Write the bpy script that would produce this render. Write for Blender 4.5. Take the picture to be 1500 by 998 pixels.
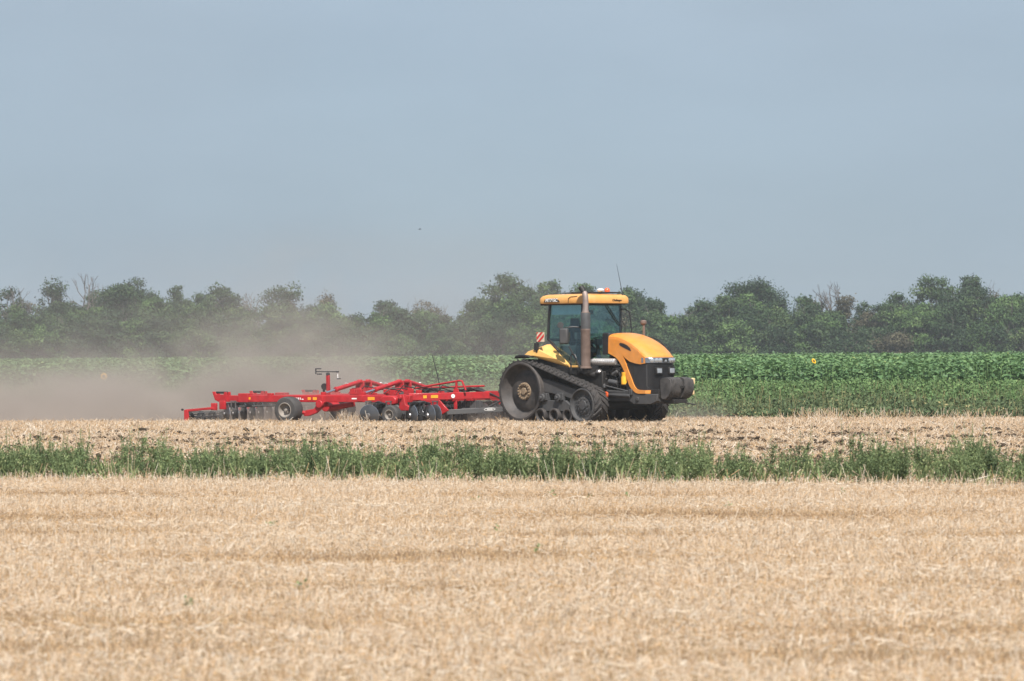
import bpy, bmesh, math, random
import numpy as np
from mathutils import Vector, Matrix

R = math.radians
sc = bpy.context.scene
for o in list(bpy.data.objects):
    bpy.data.objects.remove(o)
COL = sc.collection

# ------------------------------------------------------------------ camera
PITCH, ROLL = math.atan((519.5 - 499.0) / 5500.0), R(0.3)
fwd = Vector((0, math.cos(PITCH), math.sin(PITCH)))
rt0 = Vector((1, 0, 0)); up0 = rt0.cross(fwd)
rt = rt0 * math.cos(ROLL) - up0 * math.sin(ROLL)
up = up0 * math.cos(ROLL) + rt0 * math.sin(ROLL)
cd = bpy.data.cameras.new('camera'); cam = bpy.data.objects.new('camera', cd); COL.objects.link(cam)
m = Matrix((rt, up, -fwd)).transposed().to_4x4(); m.translation = Vector((0, 0, 1.85))
cam.matrix_world = m
cd.sensor_width = 36; cd.lens = 132; cd.clip_start = 0.5; cd.clip_end = 5000
cd.dof.use_dof = True; cd.dof.focus_distance = 101; cd.dof.aperture_fstop = 4.5
sc.camera = cam

# ------------------------------------------------------------------ light
SUN = Vector((0.12, -0.60, 0.79)).normalized()
EL = math.asin(SUN.z); AZ = math.atan2(SUN.x, SUN.y)
w = bpy.data.worlds.new('World'); sc.world = w; w.use_nodes = True
nt = w.node_tree; nt.nodes.clear()
sky = nt.nodes.new('ShaderNodeTexSky'); sky.sky_type = 'NISHITA'; sky.sun_disc = False
sky.sun_elevation = EL; sky.sun_rotation = AZ; sky.altitude = 0
sky.air_density = 1.0; sky.dust_density = 0.4; sky.ozone_density = 3.0
bg = nt.nodes.new('ShaderNodeBackground'); bg.inputs['Strength'].default_value = 0.07
wo = nt.nodes.new('ShaderNodeOutputWorld')
tint = nt.nodes.new('ShaderNodeMix'); tint.data_type = 'RGBA'; tint.blend_type = 'MULTIPLY'; tint.inputs[0].default_value = 1
tint.inputs[7].default_value = (0.80, 0.86, 1.0, 1)
nt.links.new(sky.outputs[0], tint.inputs[6]); 
# a thin even veil of summer cloud over the clear sky, a little paler overhead
tcw = nt.nodes.new('ShaderNodeTexCoord'); spw = nt.nodes.new('ShaderNodeSeparateXYZ'); nt.links.new(tcw.outputs['Generated'], spw.inputs[0])
mrw = nt.nodes.new('ShaderNodeMapRange'); mrw.inputs[1].default_value = 0.0; mrw.inputs[2].default_value = 0.10; nt.links.new(spw.outputs[2], mrw.inputs[0])
veil = nt.nodes.new('ShaderNodeMix'); veil.data_type = 'RGBA'; veil.inputs[6].default_value = (2.4, 3.2, 4.15, 1); veil.inputs[7].default_value = (3.75, 4.45, 5.15, 1)
nt.links.new(mrw.outputs[0], veil.inputs[0])
nzw = nt.nodes.new('ShaderNodeTexNoise'); nzw.inputs['Scale'].default_value = 7; nzw.inputs['Detail'].default_value = 3; nt.links.new(tcw.outputs['Generated'], nzw.inputs['Vector'])
mr2 = nt.nodes.new('ShaderNodeMapRange'); mr2.inputs[1].default_value = .3; mr2.inputs[2].default_value = .7; mr2.inputs[3].default_value = .74; mr2.inputs[4].default_value = .86; nt.links.new(nzw.outputs['Fac'], mr2.inputs[0])
mixw = nt.nodes.new('ShaderNodeMix'); mixw.data_type = 'RGBA'; nt.links.new(mr2.outputs[0], mixw.inputs[0])
nt.links.new(tint.outputs[2], mixw.inputs[6]); 
mpw = nt.nodes.new('ShaderNodeMapping'); mpw.inputs['Scale'].default_value = (1, 1, 3); nt.links.new(tcw.outputs['Generated'], mpw.inputs[0])
nz3 = nt.nodes.new('ShaderNodeTexNoise'); nz3.inputs['Scale'].default_value = 9; nz3.inputs['Detail'].default_value = 4; nt.links.new(mpw.outputs[0], nz3.inputs['Vector'])
mr3 = nt.nodes.new('ShaderNodeMapRange'); mr3.inputs[1].default_value = .3; mr3.inputs[2].default_value = .7; mr3.inputs[3].default_value = .95; mr3.inputs[4].default_value = 1.06; nt.links.new(nz3.outputs['Fac'], mr3.inputs[0])
vm = nt.nodes.new('ShaderNodeMix'); vm.data_type = 'RGBA'; vm.blend_type = 'MULTIPLY'; vm.inputs[0].default_value = 1
nt.links.new(veil.outputs[2], vm.inputs[6]); nt.links.new(mr3.outputs[0], vm.inputs[7])
nt.links.new(vm.outputs[2], mixw.inputs[7]); nt.links.new(mixw.outputs[2], bg.inputs['Color']); nt.links.new(bg.outputs[0], wo.inputs['Surface'])
sl = bpy.data.lights.new('sun', 'SUN'); sl.energy = 4.6; sl.angle = R(0.53); sl.color = (1.0, 0.95, 0.88)
so = bpy.data.objects.new('sun', sl); COL.objects.link(so)
so.rotation_euler = SUN.to_track_quat('Z', 'Y').to_euler(); so.location = (0, 0, 60)

vs = sc.view_settings
vs.view_transform = 'Standard'; vs.look = 'None'; vs.gamma = 1; vs.use_curve_mapping = False
vs.exposure = 0.65
cy = sc.cycles
cy.use_denoising = True
cy.max_bounces = 8; cy.diffuse_bounces = 3; cy.glossy_bounces = 3; cy.transmission_bounces = 4
cy.transparent_max_bounces = 16; cy.volume_bounces = 1
cy.volume_step_rate = 0.6; cy.volume_max_steps = 128

# ------------------------------------------------------------------ materials
def newmat(name):
    mt = bpy.data.materials.new(name); mt.use_nodes = True
    n = mt.node_tree.nodes; n.clear()
    return mt, n, mt.node_tree.links

def mat(name, col, rough=0.5, metal=0.0, var=0.15, scale=6.0, dust=0.0, dustcol=(0.30, 0.24, 0.18), dscale=2.5, bump=0.0, spec=0.5, coat=0.0):
    """painted / rubber / metal surface with blotchy variation and an uneven film of field dust"""
    mt, n, L = newmat(name)
    out = n.new('ShaderNodeOutputMaterial'); p = n.new('ShaderNodeBsdfPrincipled')
    L.new(p.outputs[0], out.inputs['Surface'])
    tc = n.new('ShaderNodeTexCoord')
    nz = n.new('ShaderNodeTexNoise'); nz.inputs['Scale'].default_value = scale; nz.inputs['Detail'].default_value = 5
    L.new(tc.outputs['Object'], nz.inputs['Vector'])
    rp = n.new('ShaderNodeMapRange'); rp.inputs[1].default_value = 0.3; rp.inputs[2].default_value = 0.7
    rp.inputs[3].default_value = 1 - var; rp.inputs[4].default_value = 1 + var
    L.new(nz.outputs['Fac'], rp.inputs[0])
    mul = n.new('ShaderNodeMix'); mul.data_type = 'RGBA'; mul.blend_type = 'MULTIPLY'; mul.inputs[0].default_value = 1
    mul.inputs[6].default_value = (*col, 1); L.new(rp.outputs[0], mul.inputs[7])
    src = mul.outputs[2]
    if dust > 0:
        n2 = n.new('ShaderNodeTexNoise'); n2.inputs['Scale'].default_value = dscale; n2.inputs['Detail'].default_value = 6
        n2.inputs['Roughness'].default_value = 0.65
        L.new(tc.outputs['Object'], n2.inputs['Vector'])
        r2 = n.new('ShaderNodeMapRange'); r2.inputs[1].default_value = 0.35; r2.inputs[2].default_value = 0.75
        r2.inputs[3].default_value = 0.15 * dust; r2.inputs[4].default_value = dust
        L.new(n2.outputs['Fac'], r2.inputs[0])
        mx = n.new('ShaderNodeMix'); mx.data_type = 'RGBA'; mx.inputs[7].default_value = (*dustcol, 1)
        L.new(r2.outputs[0], mx.inputs[0]); L.new(src, mx.inputs[6]); src = mx.outputs[2]
        rr = n.new('ShaderNodeMapRange'); rr.inputs[3].default_value = rough; rr.inputs[4].default_value = min(1, rough + 0.5)
        L.new(r2.outputs[0], rr.inputs[0]); L.new(rr.outputs[0], p.inputs['Roughness'])
    else:
        p.inputs['Roughness'].default_value = rough
    L.new(src, p.inputs['Base Color'])
    p.inputs['Metallic'].default_value = metal
    p.inputs['Specular IOR Level'].default_value = spec
    if coat: p.inputs['Coat Weight'].default_value = coat; p.inputs['Coat Roughness'].default_value = 0.15
    if bump > 0:
        b = n.new('ShaderNodeBump'); b.inputs['Strength'].default_value = bump; b.inputs['Distance'].default_value = 0.01
        n3 = n.new('ShaderNodeTexNoise'); n3.inputs['Scale'].default_value = 40
        L.new(tc.outputs['Object'], n3.inputs['Vector']); L.new(n3.outputs['Fac'], b.inputs['Height']); L.new(b.outputs[0], p.inputs['Normal'])
    return mt

def ramp_mat(name, stops, rough=0.7, spec=0.25, trans=0.0, attr='tint'):
    """leaves and straw: each leaf or stalk carries its own tint value, partly random"""
    mt, n, L = newmat(name)
    out = n.new('ShaderNodeOutputMaterial'); p = n.new('ShaderNodeBsdfPrincipled')
    a = n.new('ShaderNodeAttribute'); a.attribute_name = attr
    r = n.new('ShaderNodeValToRGB')
    el = r.color_ramp.elements
    while len(el) < len(stops): el.new(0.5)
    for e, (pos, c) in zip(el, stops): e.position = pos; e.color = (*c, 1)
    L.new(a.outputs['Fac'], r.inputs[0]); L.new(r.outputs[0], p.inputs['Base Color'])
    p.inputs['Roughness'].default_value = rough; p.inputs['Specular IOR Level'].default_value = spec
    if trans > 0:
        t = n.new('ShaderNodeBsdfTranslucent'); L.new(r.outputs[0], t.inputs['Color'])
        mx = n.new('ShaderNodeMixShader'); mx.inputs[0].default_value = trans
        L.new(p.outputs[0], mx.inputs[1]); L.new(t.outputs[0], mx.inputs[2]); L.new(mx.outputs[0], out.inputs['Surface'])
    else:
        L.new(p.outputs[0], out.inputs['Surface'])
    return mt

def glass_mat(name, tint, gloss=0.12):
    mt, n, L = newmat(name)
    out = n.new('ShaderNodeOutputMaterial')
    t = n.new('ShaderNodeBsdfTransparent'); t.inputs[0].default_value = (*tint, 1)
    g = n.new('ShaderNodeBsdfGlossy'); g.inputs['Roughness'].default_value = 0.04; g.inputs['Color'].default_value = (0.8, 0.95, 1, 1)
    fr = n.new('ShaderNodeLayerWeight'); pw = n.new('ShaderNodeMath'); pw.operation = 'POWER'; pw.inputs[1].default_value = 4.0
    L.new(fr.outputs['Facing'], pw.inputs[0])
    ad = n.new('ShaderNodeMath'); ad.operation = 'ADD'; ad.inputs[1].default_value = gloss; ad.use_clamp = True
    L.new(pw.outputs[0], ad.inputs[0])
    mx = n.new('ShaderNodeMixShader'); L.new(ad.outputs[0], mx.inputs[0]); L.new(t.outputs[0], mx.inputs[1]); L.new(g.outputs[0], mx.inputs[2])
    L.new(mx.outputs[0], out.inputs['Surface'])
    return mt

M = {}
M['orange'] = mat('orange_paint', (0.70, 0.245, 0.02), 0.36, var=0.10, dust=0.22, dustcol=(0.55, 0.40, 0.26), coat=0.3)
M['yellow'] = mat('dusty_yellow_paint', (0.68, 0.36, 0.075), 0.45, var=0.10, dust=0.45, dustcol=(0.55, 0.42, 0.26), dscale=3)
M['roofpaint'] = mat('sun_faded_roof_paint', (0.68, 0.31, 0.06), 0.4, var=0.10, dust=0.34, dustcol=(0.58, 0.44, 0.28), coat=0.2)
M['red'] = mat('red_paint', (0.40, 0.010, 0.017), 0.48, var=0.18, dust=0.12, dustcol=(0.24, 0.13, 0.11), spec=.35, coat=0.2)
M['black'] = mat('black_plastic', (0.013, 0.014, 0.017), 0.5, var=0.25, dust=0.04)
M['deep'] = mat('oily_dark_metal', (0.009, 0.009, 0.010), 0.6, var=0.3, dust=0.05)
M['rubber'] = mat('dusty_rubber', (0.028, 0.027, 0.028), 0.8, var=0.3, dust=0.24, dustcol=(0.14, 0.115, 0.10), dscale=5, bump=0.4)
M['tyre'] = mat('tyre_rubber', (0.035, 0.035, 0.037), 0.85, var=0.2, dust=0.3, dustcol=(0.16, 0.14, 0.125), dscale=4)
M['castgrey'] = mat('grey_cast_frame', (0.045, 0.048, 0.054), 0.6, var=0.2, dust=0.3, dustcol=(0.15, 0.125, 0.10))
M['wheelmetal'] = mat('dusty_wheel_metal', (0.038, 0.037, 0.040), 0.55, metal=0.2, var=0.35, dust=0.62, dustcol=(0.135, 0.112, 0.095), dscale=3)
M['hub'] = mat('dry_mud_hub', (0.24, 0.175, 0.115), 0.85, var=0.35, scale=20)
M['steel'] = mat('worn_steel', (0.30, 0.29, 0.29), 0.32, metal=0.85, var=0.2, dust=0.25, dustcol=(0.22, 0.18, 0.15), dscale=8)
M['discsteel'] = mat('polished_disc_steel', (0.035, 0.037, 0.042), 0.25, metal=0.0, var=0.3, dust=0.35, dustcol=(0.085, 0.075, 0.068), dscale=5, spec=.9, coat=.5)
M['chrome'] = mat('bright_rod', (0.75, 0.75, 0.78), 0.18, metal=1.0, var=0.05)
M['foil'] = mat('silver_heat_wrap', (0.72, 0.70, 0.68), 0.4, metal=0.8, var=0.2, scale=25, bump=0.8)
M['rust'] = mat('rusty_exhaust', (0.17, 0.115, 0.09), 0.65, metal=0.3, var=0.3, scale=4, dust=0.35, dustcol=(0.22, 0.2, 0.2), dscale=2)
M['pipe'] = mat('scorched_pipe', (0.34, 0.28, 0.26), 0.5, metal=0.5, var=0.3, dust=0.4, dustcol=(0.28, 0.2, 0.17), dscale=6)
M['grey'] = mat('slate_grey_paint', (0.06, 0.064, 0.07), 0.5, var=0.12, dust=0.25, dustcol=(0.2, 0.18, 0.16))
M['white'] = mat('white_marking', (0.8, 0.79, 0.77), 0.5, var=0.05)
M['amber'] = mat('amber_reflector', (0.85, 0.36, 0.03), 0.25, var=0.15, scale=30)
M['lampred'] = mat('red_orange_lens', (0.75, 0.12, 0.03), 0.15, var=0.05, coat=0.6)
M['lens'] = mat('clear_lamp_lens', (0.52, 0.55, 0.58), 0.12, metal=0.6, var=0.1, coat=0.6)
M['lampbowl'] = mat('lamp_bowl', (0.42, 0.46, 0.52), 0.12, metal=0.9, var=0.05)
M['cream'] = mat('cream_marker', (0.75, 0.55, 0.30), 0.5, var=0.1)
M['signred'] = mat('warning_red', (0.62, 0.03, 0.03), 0.5, var=0.08)
M['signcream'] = mat('warning_cream', (0.72, 0.60, 0.46), 0.5, var=0.08)
M['weight'] = mat('worn_cast_weights', (0.04, 0.039, 0.040), 0.5, var=0.4, dust=0.38, dustcol=(0.15, 0.13, 0.115), dscale=6)
M['yellowsteel'] = mat('yellow_canister', (0.80, 0.40, 0.03), 0.4, var=0.1)
M['seat'] = mat('dark_seat_fabric', (0.02, 0.022, 0.028), 0.9, var=0.2)
M['cabliner'] = mat('grey_cab_liner', (0.10, 0.11, 0.115), 0.85, var=0.15)
M['skystrip'] = mat('pale_blue_sky_reflection', (0.55, 0.76, 0.85), 0.5, var=0.08)
M['glass'] = glass_mat('tinted_cab_glass', (0.77, 0.88, 0.885), 0.06)

# ------------------------------------------------------------------ mesh helpers
class MB:
    def __init__(s): s.v = []; s.f = []
    def add(s, vs, fs):
        b = len(s.v); s.v += [tuple(x) for x in vs]; s.f += [tuple(i + b for i in f) for f in fs]; return s
    def box(s, c, d, rot=None):
        c = Vector(c); hx, hy, hz = d[0] / 2, d[1] / 2, d[2] / 2
        vs = [Vector((x, y, z)) for x in (-hx, hx) for y in (-hy, hy) for z in (-hz, hz)]
        if rot is not None: vs = [rot @ q for q in vs]
        return s.add([c + q for q in vs], [(0, 1, 3, 2), (4, 6, 7, 5), (0, 4, 5, 1), (2, 3, 7, 6), (0, 2, 6, 4), (1, 5, 7, 3)])
    def beam(s, a, b, wd, ht, upv=(0, 0, 1)):
        a, b = Vector(a), Vector(b); d = (b - a).normalized()
        if abs(d.dot(Vector(upv).normalized())) > .99: upv = (1, 0, 0)
        sd = d.cross(Vector(upv)).normalized(); u = sd.cross(d)
        vs = []
        for p in (a, b):
            for i, j in ((-1, -1), (1, -1), (1, 1), (-1, 1)): vs.append(p + sd * (i * wd / 2) + u * (j * ht / 2))
        return s.add(vs, [(0, 1, 2, 3), (7, 6, 5, 4), (0, 4, 5, 1), (1, 5, 6, 2), (2, 6, 7, 3), (3, 7, 4, 0)])
    def tube(s, pts, r, n=8, cap=True):
        pts = [Vector(p) for p in pts]; k = len(pts)
        rs = r if isinstance(r, (list, tuple)) else [r] * k
        vs = []; prev = None
        for i, p in enumerate(pts):
            d = (pts[min(i + 1, k - 1)] - pts[max(i - 1, 0)]).normalized()
            if prev is None:
                a = Vector((0, 0, 1)) if abs(d.z) < 0.9 else Vector((1, 0, 0))
                x = d.cross(a).normalized()
            else:
                x = (prev - d * prev.dot(d)).normalized()
            prev = x; y = d.cross(x)
            vs += [p + (x * math.cos(2 * math.pi * j / n) + y * math.sin(2 * math.pi * j / n)) * rs[i] for j in range(n)]
        fs = [(i * n + j, i * n + (j + 1) % n, (i + 1) * n + (j + 1) % n, (i + 1) * n + j) for i in range(k - 1) for j in range(n)]
        if cap: fs += [tuple(reversed(range(n))), tuple((k - 1) * n + j for j in range(n))]
        return s.add(vs, fs)
    def lathe(s, prof, c, axis, n=32):
        """prof: (radius, distance along axis)"""
        c = Vector(c); ax = Vector(axis).normalized()
        a = Vector((0, 0, 1)) if abs(ax.z) < 0.9 else Vector((1, 0, 0))
        x = ax.cross(a).normalized(); y = ax.cross(x); vs = []; k = len(prof)
        for r, t in prof:
            vs += [c + ax * t + (x * math.cos(2 * math.pi * j / n) + y * math.sin(2 * math.pi * j / n)) * max(r, 1e-4) for j in range(n)]
        fs = [(i * n + j, i * n + (j + 1) % n, (i + 1) * n + (j + 1) % n, (i + 1) * n + j) for i in range(k - 1) for j in range(n)]
        return s.add(vs, fs)
    def prism(s, pts, off):
        pts = [Vector(p) for p in pts]; off = Vector(off); n = len(pts)
        return s.add(pts + [p + off for p in pts], [tuple(range(n)), tuple(reversed(range(n, 2 * n)))] + [(i, i + n, (i + 1) % n + n, (i + 1) % n) for i in range(n)])
    def xz(s, poly, y0, y1):
        return s.prism([(x, y0, z) for x, z in poly], (0, y1 - y0, 0))
    def build(s, name, mt, parent=None, bevel=0.0, angle=35, seg=2):
        me = bpy.data.meshes.new(name); me.from_pydata(s.v, [], s.f); me.update()
        bm = bmesh.new(); bm.from_mesh(me); bmesh.ops.recalc_face_normals(bm, faces=bm.faces); bm.to_mesh(me); bm.free()
        me.polygons.foreach_set('use_smooth', [True] * len(me.polygons)); me.set_sharp_from_angle(angle=R(angle))
        me.materials.append(mt)
        o = bpy.data.objects.new(name, me); COL.objects.link(o)
        if parent: o.parent = parent
        if bevel:
            b = o.modifiers.new('bevel', 'BEVEL'); b.width = bevel; b.segments = seg; b.limit_method = 'ANGLE'; b.angle_limit = R(40)
            b.harden_normals = False
        return o

def tag(o, label=None, cat=None, group=None, kind=None):
    if label: o['label'] = label
    if cat: o['category'] = cat
    if group: o['group'] = group
    if kind: o['kind'] = kind
    return o

def empty(name, loc, rz=0.0):
    o = bpy.data.objects.new(name, None); COL.objects.link(o); o.location = loc; o.rotation_euler = (0, 0, rz)
    o.empty_display_size = 0.3
    return o

def copy_part(o, parent, loc=None, rot=None):
    c = o.copy(); COL.objects.link(c); c.parent = parent
    if loc is not None: c.location = loc
    if rot is not None: c.rotation_euler = rot
    for ch in [q for q in bpy.data.objects if q.parent == o]:
        d = ch.copy(); COL.objects.link(d); d.parent = c
    return c

def np_mesh(name, V, F, mt, tint=None, parent=None, smooth=False):
    """big meshes straight from numpy: V (n,3), F (k,4) or (k,3)"""
    me = bpy.data.meshes.new(name); V = np.asarray(V, np.float32); F = np.asarray(F, np.int32); k, c = F.shape
    me.vertices.add(len(V)); me.vertices.foreach_set('co', V.ravel())
    me.loops.add(k * c); me.loops.foreach_set('vertex_index', F.ravel())
    me.polygons.add(k); me.polygons.foreach_set('loop_start', np.arange(0, k * c, c, dtype=np.int32))
    if smooth: me.polygons.foreach_set('use_smooth', np.ones(k, bool))
    if tint is not None:
        a = me.attributes.new('tint', 'FLOAT', 'POINT'); a.data.foreach_set('value', np.asarray(tint, np.float32))
    me.update(calc_edges=True); me.validate()
    me.materials.append(mt)
    o = bpy.data.objects.new(name, me); COL.objects.link(o)
    if parent: o.parent = parent
    return o

def text_part(name, body, size, mt, parent, loc, rot, shear=0.0, ext=0.004, sx=1.0, off=0.0):
    cu = bpy.data.curves.new(name, 'FONT'); cu.body = body; cu.size = size; cu.extrude = ext; cu.shear = shear; cu.offset = off
    cu.align_x = 'CENTER'; cu.align_y = 'CENTER'
    t = bpy.data.objects.new(name, cu); COL.objects.link(t)
    dg = bpy.context.evaluated_depsgraph_get()
    me = bpy.data.meshes.new_from_object(t.evaluated_get(dg)); bpy.data.objects.remove(t)
    me.name = name; me.materials.clear(); me.materials.append(mt)
    o = bpy.data.objects.new(name, me); COL.objects.link(o); o.parent = parent; o.location = loc; o.rotation_euler = rot; o.scale = (sx, 1, 1)
    return o

def unit(a): return a / np.maximum(np.linalg.norm(a, axis=1, keepdims=True), 1e-9)

def leaves(pos, axis, nrm, ln, wd, fold=0.25):
    """two-sided leaves folded on the midrib; returns V,F with 6 verts and 2 quads per leaf"""
    n = len(pos); ax = unit(axis); sd = unit(np.cross(nrm, ax)); nn = np.cross(ax, sd)
    ln = np.broadcast_to(np.asarray(ln), (n,))[:, None]; wd = np.broadcast_to(np.asarray(wd), (n,))[:, None]
    base = pos; tip = pos + ax * ln - nn * ln * 0.15
    l1 = pos + ax * ln * 0.22 + sd * wd * 0.5 + nn * wd * fold; l2 = pos + ax * ln * 0.62 + sd * wd * 0.38 + nn * wd * fold * 0.7
    r1 = pos + ax * ln * 0.22 - sd * wd * 0.5 + nn * wd * fold; r2 = pos + ax * ln * 0.62 - sd * wd * 0.38 + nn * wd * fold * 0.7
    V = np.stack([base, l1, l2, tip, r2, r1], 1).reshape(-1, 3)
    b = np.arange(n)[:, None] * 6
    F = np.concatenate([b + np.array([[0, 1, 2, 3]]), b + np.array([[3, 4, 5, 0]])], 0)
    return V, F

def straws(pos, d, ln, r):
    """three-sided stalks"""
    n = len(pos); d = unit(d); a = np.where(np.abs(d[:, 2:3]) < 0.9, np.array([[0, 0, 1.]]), np.array([[1., 0, 0]]))
    x = unit(np.cross(d, a)); y = np.cross(d, x); ln = ln[:, None]; r = r[:, None]; vs = []
    for q in (pos, pos + d * ln):
        for k in range(3):
            t = 2 * math.pi * k / 3; vs.append(q + (x * math.cos(t) + y * math.sin(t)) * r)
    V = np.stack(vs, 1).reshape(-1, 3); b = np.arange(n)[:, None] * 6
    F = np.concatenate([b + np.array([[0, 1, 4, 3]]), b + np.array([[1, 2, 5, 4]]), b + np.array([[2, 0, 3, 5]])], 0)
    return V, F

class Bag:
    def __init__(s): s.V = []; s.F = []; s.T = []; s.n = 0
    def add(s, V, F, t):
        s.V.append(V); s.F.append(F + s.n); s.T.append(t); s.n += len(V)
    def build(s, name, mt, parent=None):
        return np_mesh(name, np.concatenate(s.V), np.concatenate(s.F), mt, np.concatenate(s.T), parent)

# ------------------------------------------------------------------ field layout (metres)
def edge_near(x): return 53.2 - 0.32 * x            # far edge of the near stubble
def edge_crop(x): return np.maximum(107.5 - 0.34 * x, 103.7 - .04 * x)      # where the green crop begins
def edge_straw(x): return np.where(x > -1.0, edge_crop(x), np.minimum(105.2, 105.2 - (x + 9.2) * .58))   # the harrow's path lies beyond it on the left
HSX = np.tan(math.atan(18 / 132.0)) * 1.0            # half width per metre of depth

def ground_material():
    mt, n, L = newmat('field_soil')
    out = n.new('ShaderNodeOutputMaterial'); p = n.new('ShaderNodeBsdfPrincipled'); L.new(p.outputs[0], out.inputs['Surface'])
    p.inputs['Roughness'].default_value = 0.95; p.inputs['Specular IOR Level'].default_value = 0.1
    geo = n.new('ShaderNodeNewGeometry'); sep = n.new('ShaderNodeSeparateXYZ'); L.new(geo.outputs['Position'], sep.inputs[0])
    def math_(op, a, b, clamp=False):
        q = n.new('ShaderNodeMath'); q.operation = op; q.use_clamp = clamp
        for i, x in enumerate((a, b)):
            if isinstance(x, (int, float)): q.inputs[i].default_value = x
            else: L.new(x, q.inputs[i])
        return q.outputs[0]
    def noise(scale, detail=6, stretch=None):
        z = n.new('ShaderNodeTexNoise'); z.inputs['Scale'].default_value = scale; z.inputs['Detail'].default_value = detail
        if stretch:
            mp = n.new('ShaderNodeMapping'); mp.inputs['Scale'].default_value = stretch; L.new(geo.outputs['Position'], mp.inputs[0]); L.new(mp.outputs[0], z.inputs['Vector'])
        else: L.new(geo.outputs['Position'], z.inputs['Vector'])
        return z.outputs['Fac']
    def mix(f, a, b):
        q = n.new('ShaderNodeMix'); q.data_type = 'RGBA'
        L.new(f, q.inputs[0])
        for i, x in ((6, a), (7, b)):
            if isinstance(x, tuple): q.inputs[i].default_value = (*x, 1)
            else: L.new(x, q.inputs[i])
        return q.outputs[2]
    def rng(v, a, b):
        q = n.new('ShaderNodeMapRange'); q.inputs[1].default_value = a; q.inputs[2].default_value = b; L.new(v, q.inputs[0]); return q.outputs[0]
    straw = mix(rng(noise(9, 8), 0.3, 0.7), (0.17, 0.115, 0.065), (0.40, 0.29, 0.17))
    straw = mix(rng(noise(0.9, 5, (0.25, 1, 1)), 0.4, 0.7), straw, (0.22, 0.15, 0.085))
    soil = mix(rng(noise(3, 8), 0.35, 0.65), (0.045, 0.034, 0.027), (0.30, 0.21, 0.13))
    # zones run across the view, following the edges of the strips
    ny = math_('ADD', sep.outputs[1], math_('MULTIPLY', sep.outputs[0], 0.32))
    c = mix(rng(ny, 53.0, 54.2), straw, soil)
    c = mix(rng(math_('ADD', sep.outputs[1], math_('MULTIPLY', sep.outputs[0], 0.2)), 109.5, 112.5), c, (0.05, 0.045, 0.03))
    tilled = math_('MULTIPLY', rng(sep.outputs[1], 104.6, 105.6), rng(math_('MULTIPLY', sep.outputs[0], -1.0), 6.5, 8.5))
    c = mix(tilled, c, (0.20, 0.155, 0.12))
    L.new(c, p.inputs['Base Color'])
    b = n.new('ShaderNodeBump'); b.inputs['Strength'].default_value = 0.6; b.inputs['Distance'].default_value = 0.05
    L.new(noise(12, 8), b.inputs['Height']); L.new(b.outputs[0], p.inputs['Normal'])
    return mt

gm = MB(); gm.add([(-260, -40, 0), (260, -40, 0), (260, 860, 0), (-260, 860, 0)], [(0, 1, 2, 3)])
g = gm.build('ground', ground_material()); tag(g, kind='structure')

STRAW = ramp_mat('dry_straw', [(0.0, (0.20, 0.12, 0.07)), (0.22, (0.42, 0.29, 0.175)), (0.38, (0.64, 0.42, 0.22)), (0.5, (0.60, 0.465, 0.34)), (0.66, (0.73, 0.575, 0.41)), (0.8, (0.66, 0.60, 0.52)), (0.9, (0.84, 0.70, 0.52)), (1.0, (0.90, 0.82, 0.70))], 0.55, 0.3, 0.12)

def in_view(rng_, n, y0, y1, margin):
    """uniform points in the wedge of field the camera can see, plus a margin to each side"""
    ys = []; xs = []; tot = 0
    hw1 = HSX * y1 + margin
    while tot < n:
        y = rng_.uniform(y0, y1, n * 2); x = rng_.uniform(-hw1, hw1, n * 2)
        k = np.abs(x) < HSX * y + margin
        xs.append(x[k]); ys.append(y[k]); tot += k.sum()
    return np.concatenate(xs)[:n], np.concatenate(ys)[:n]

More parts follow.
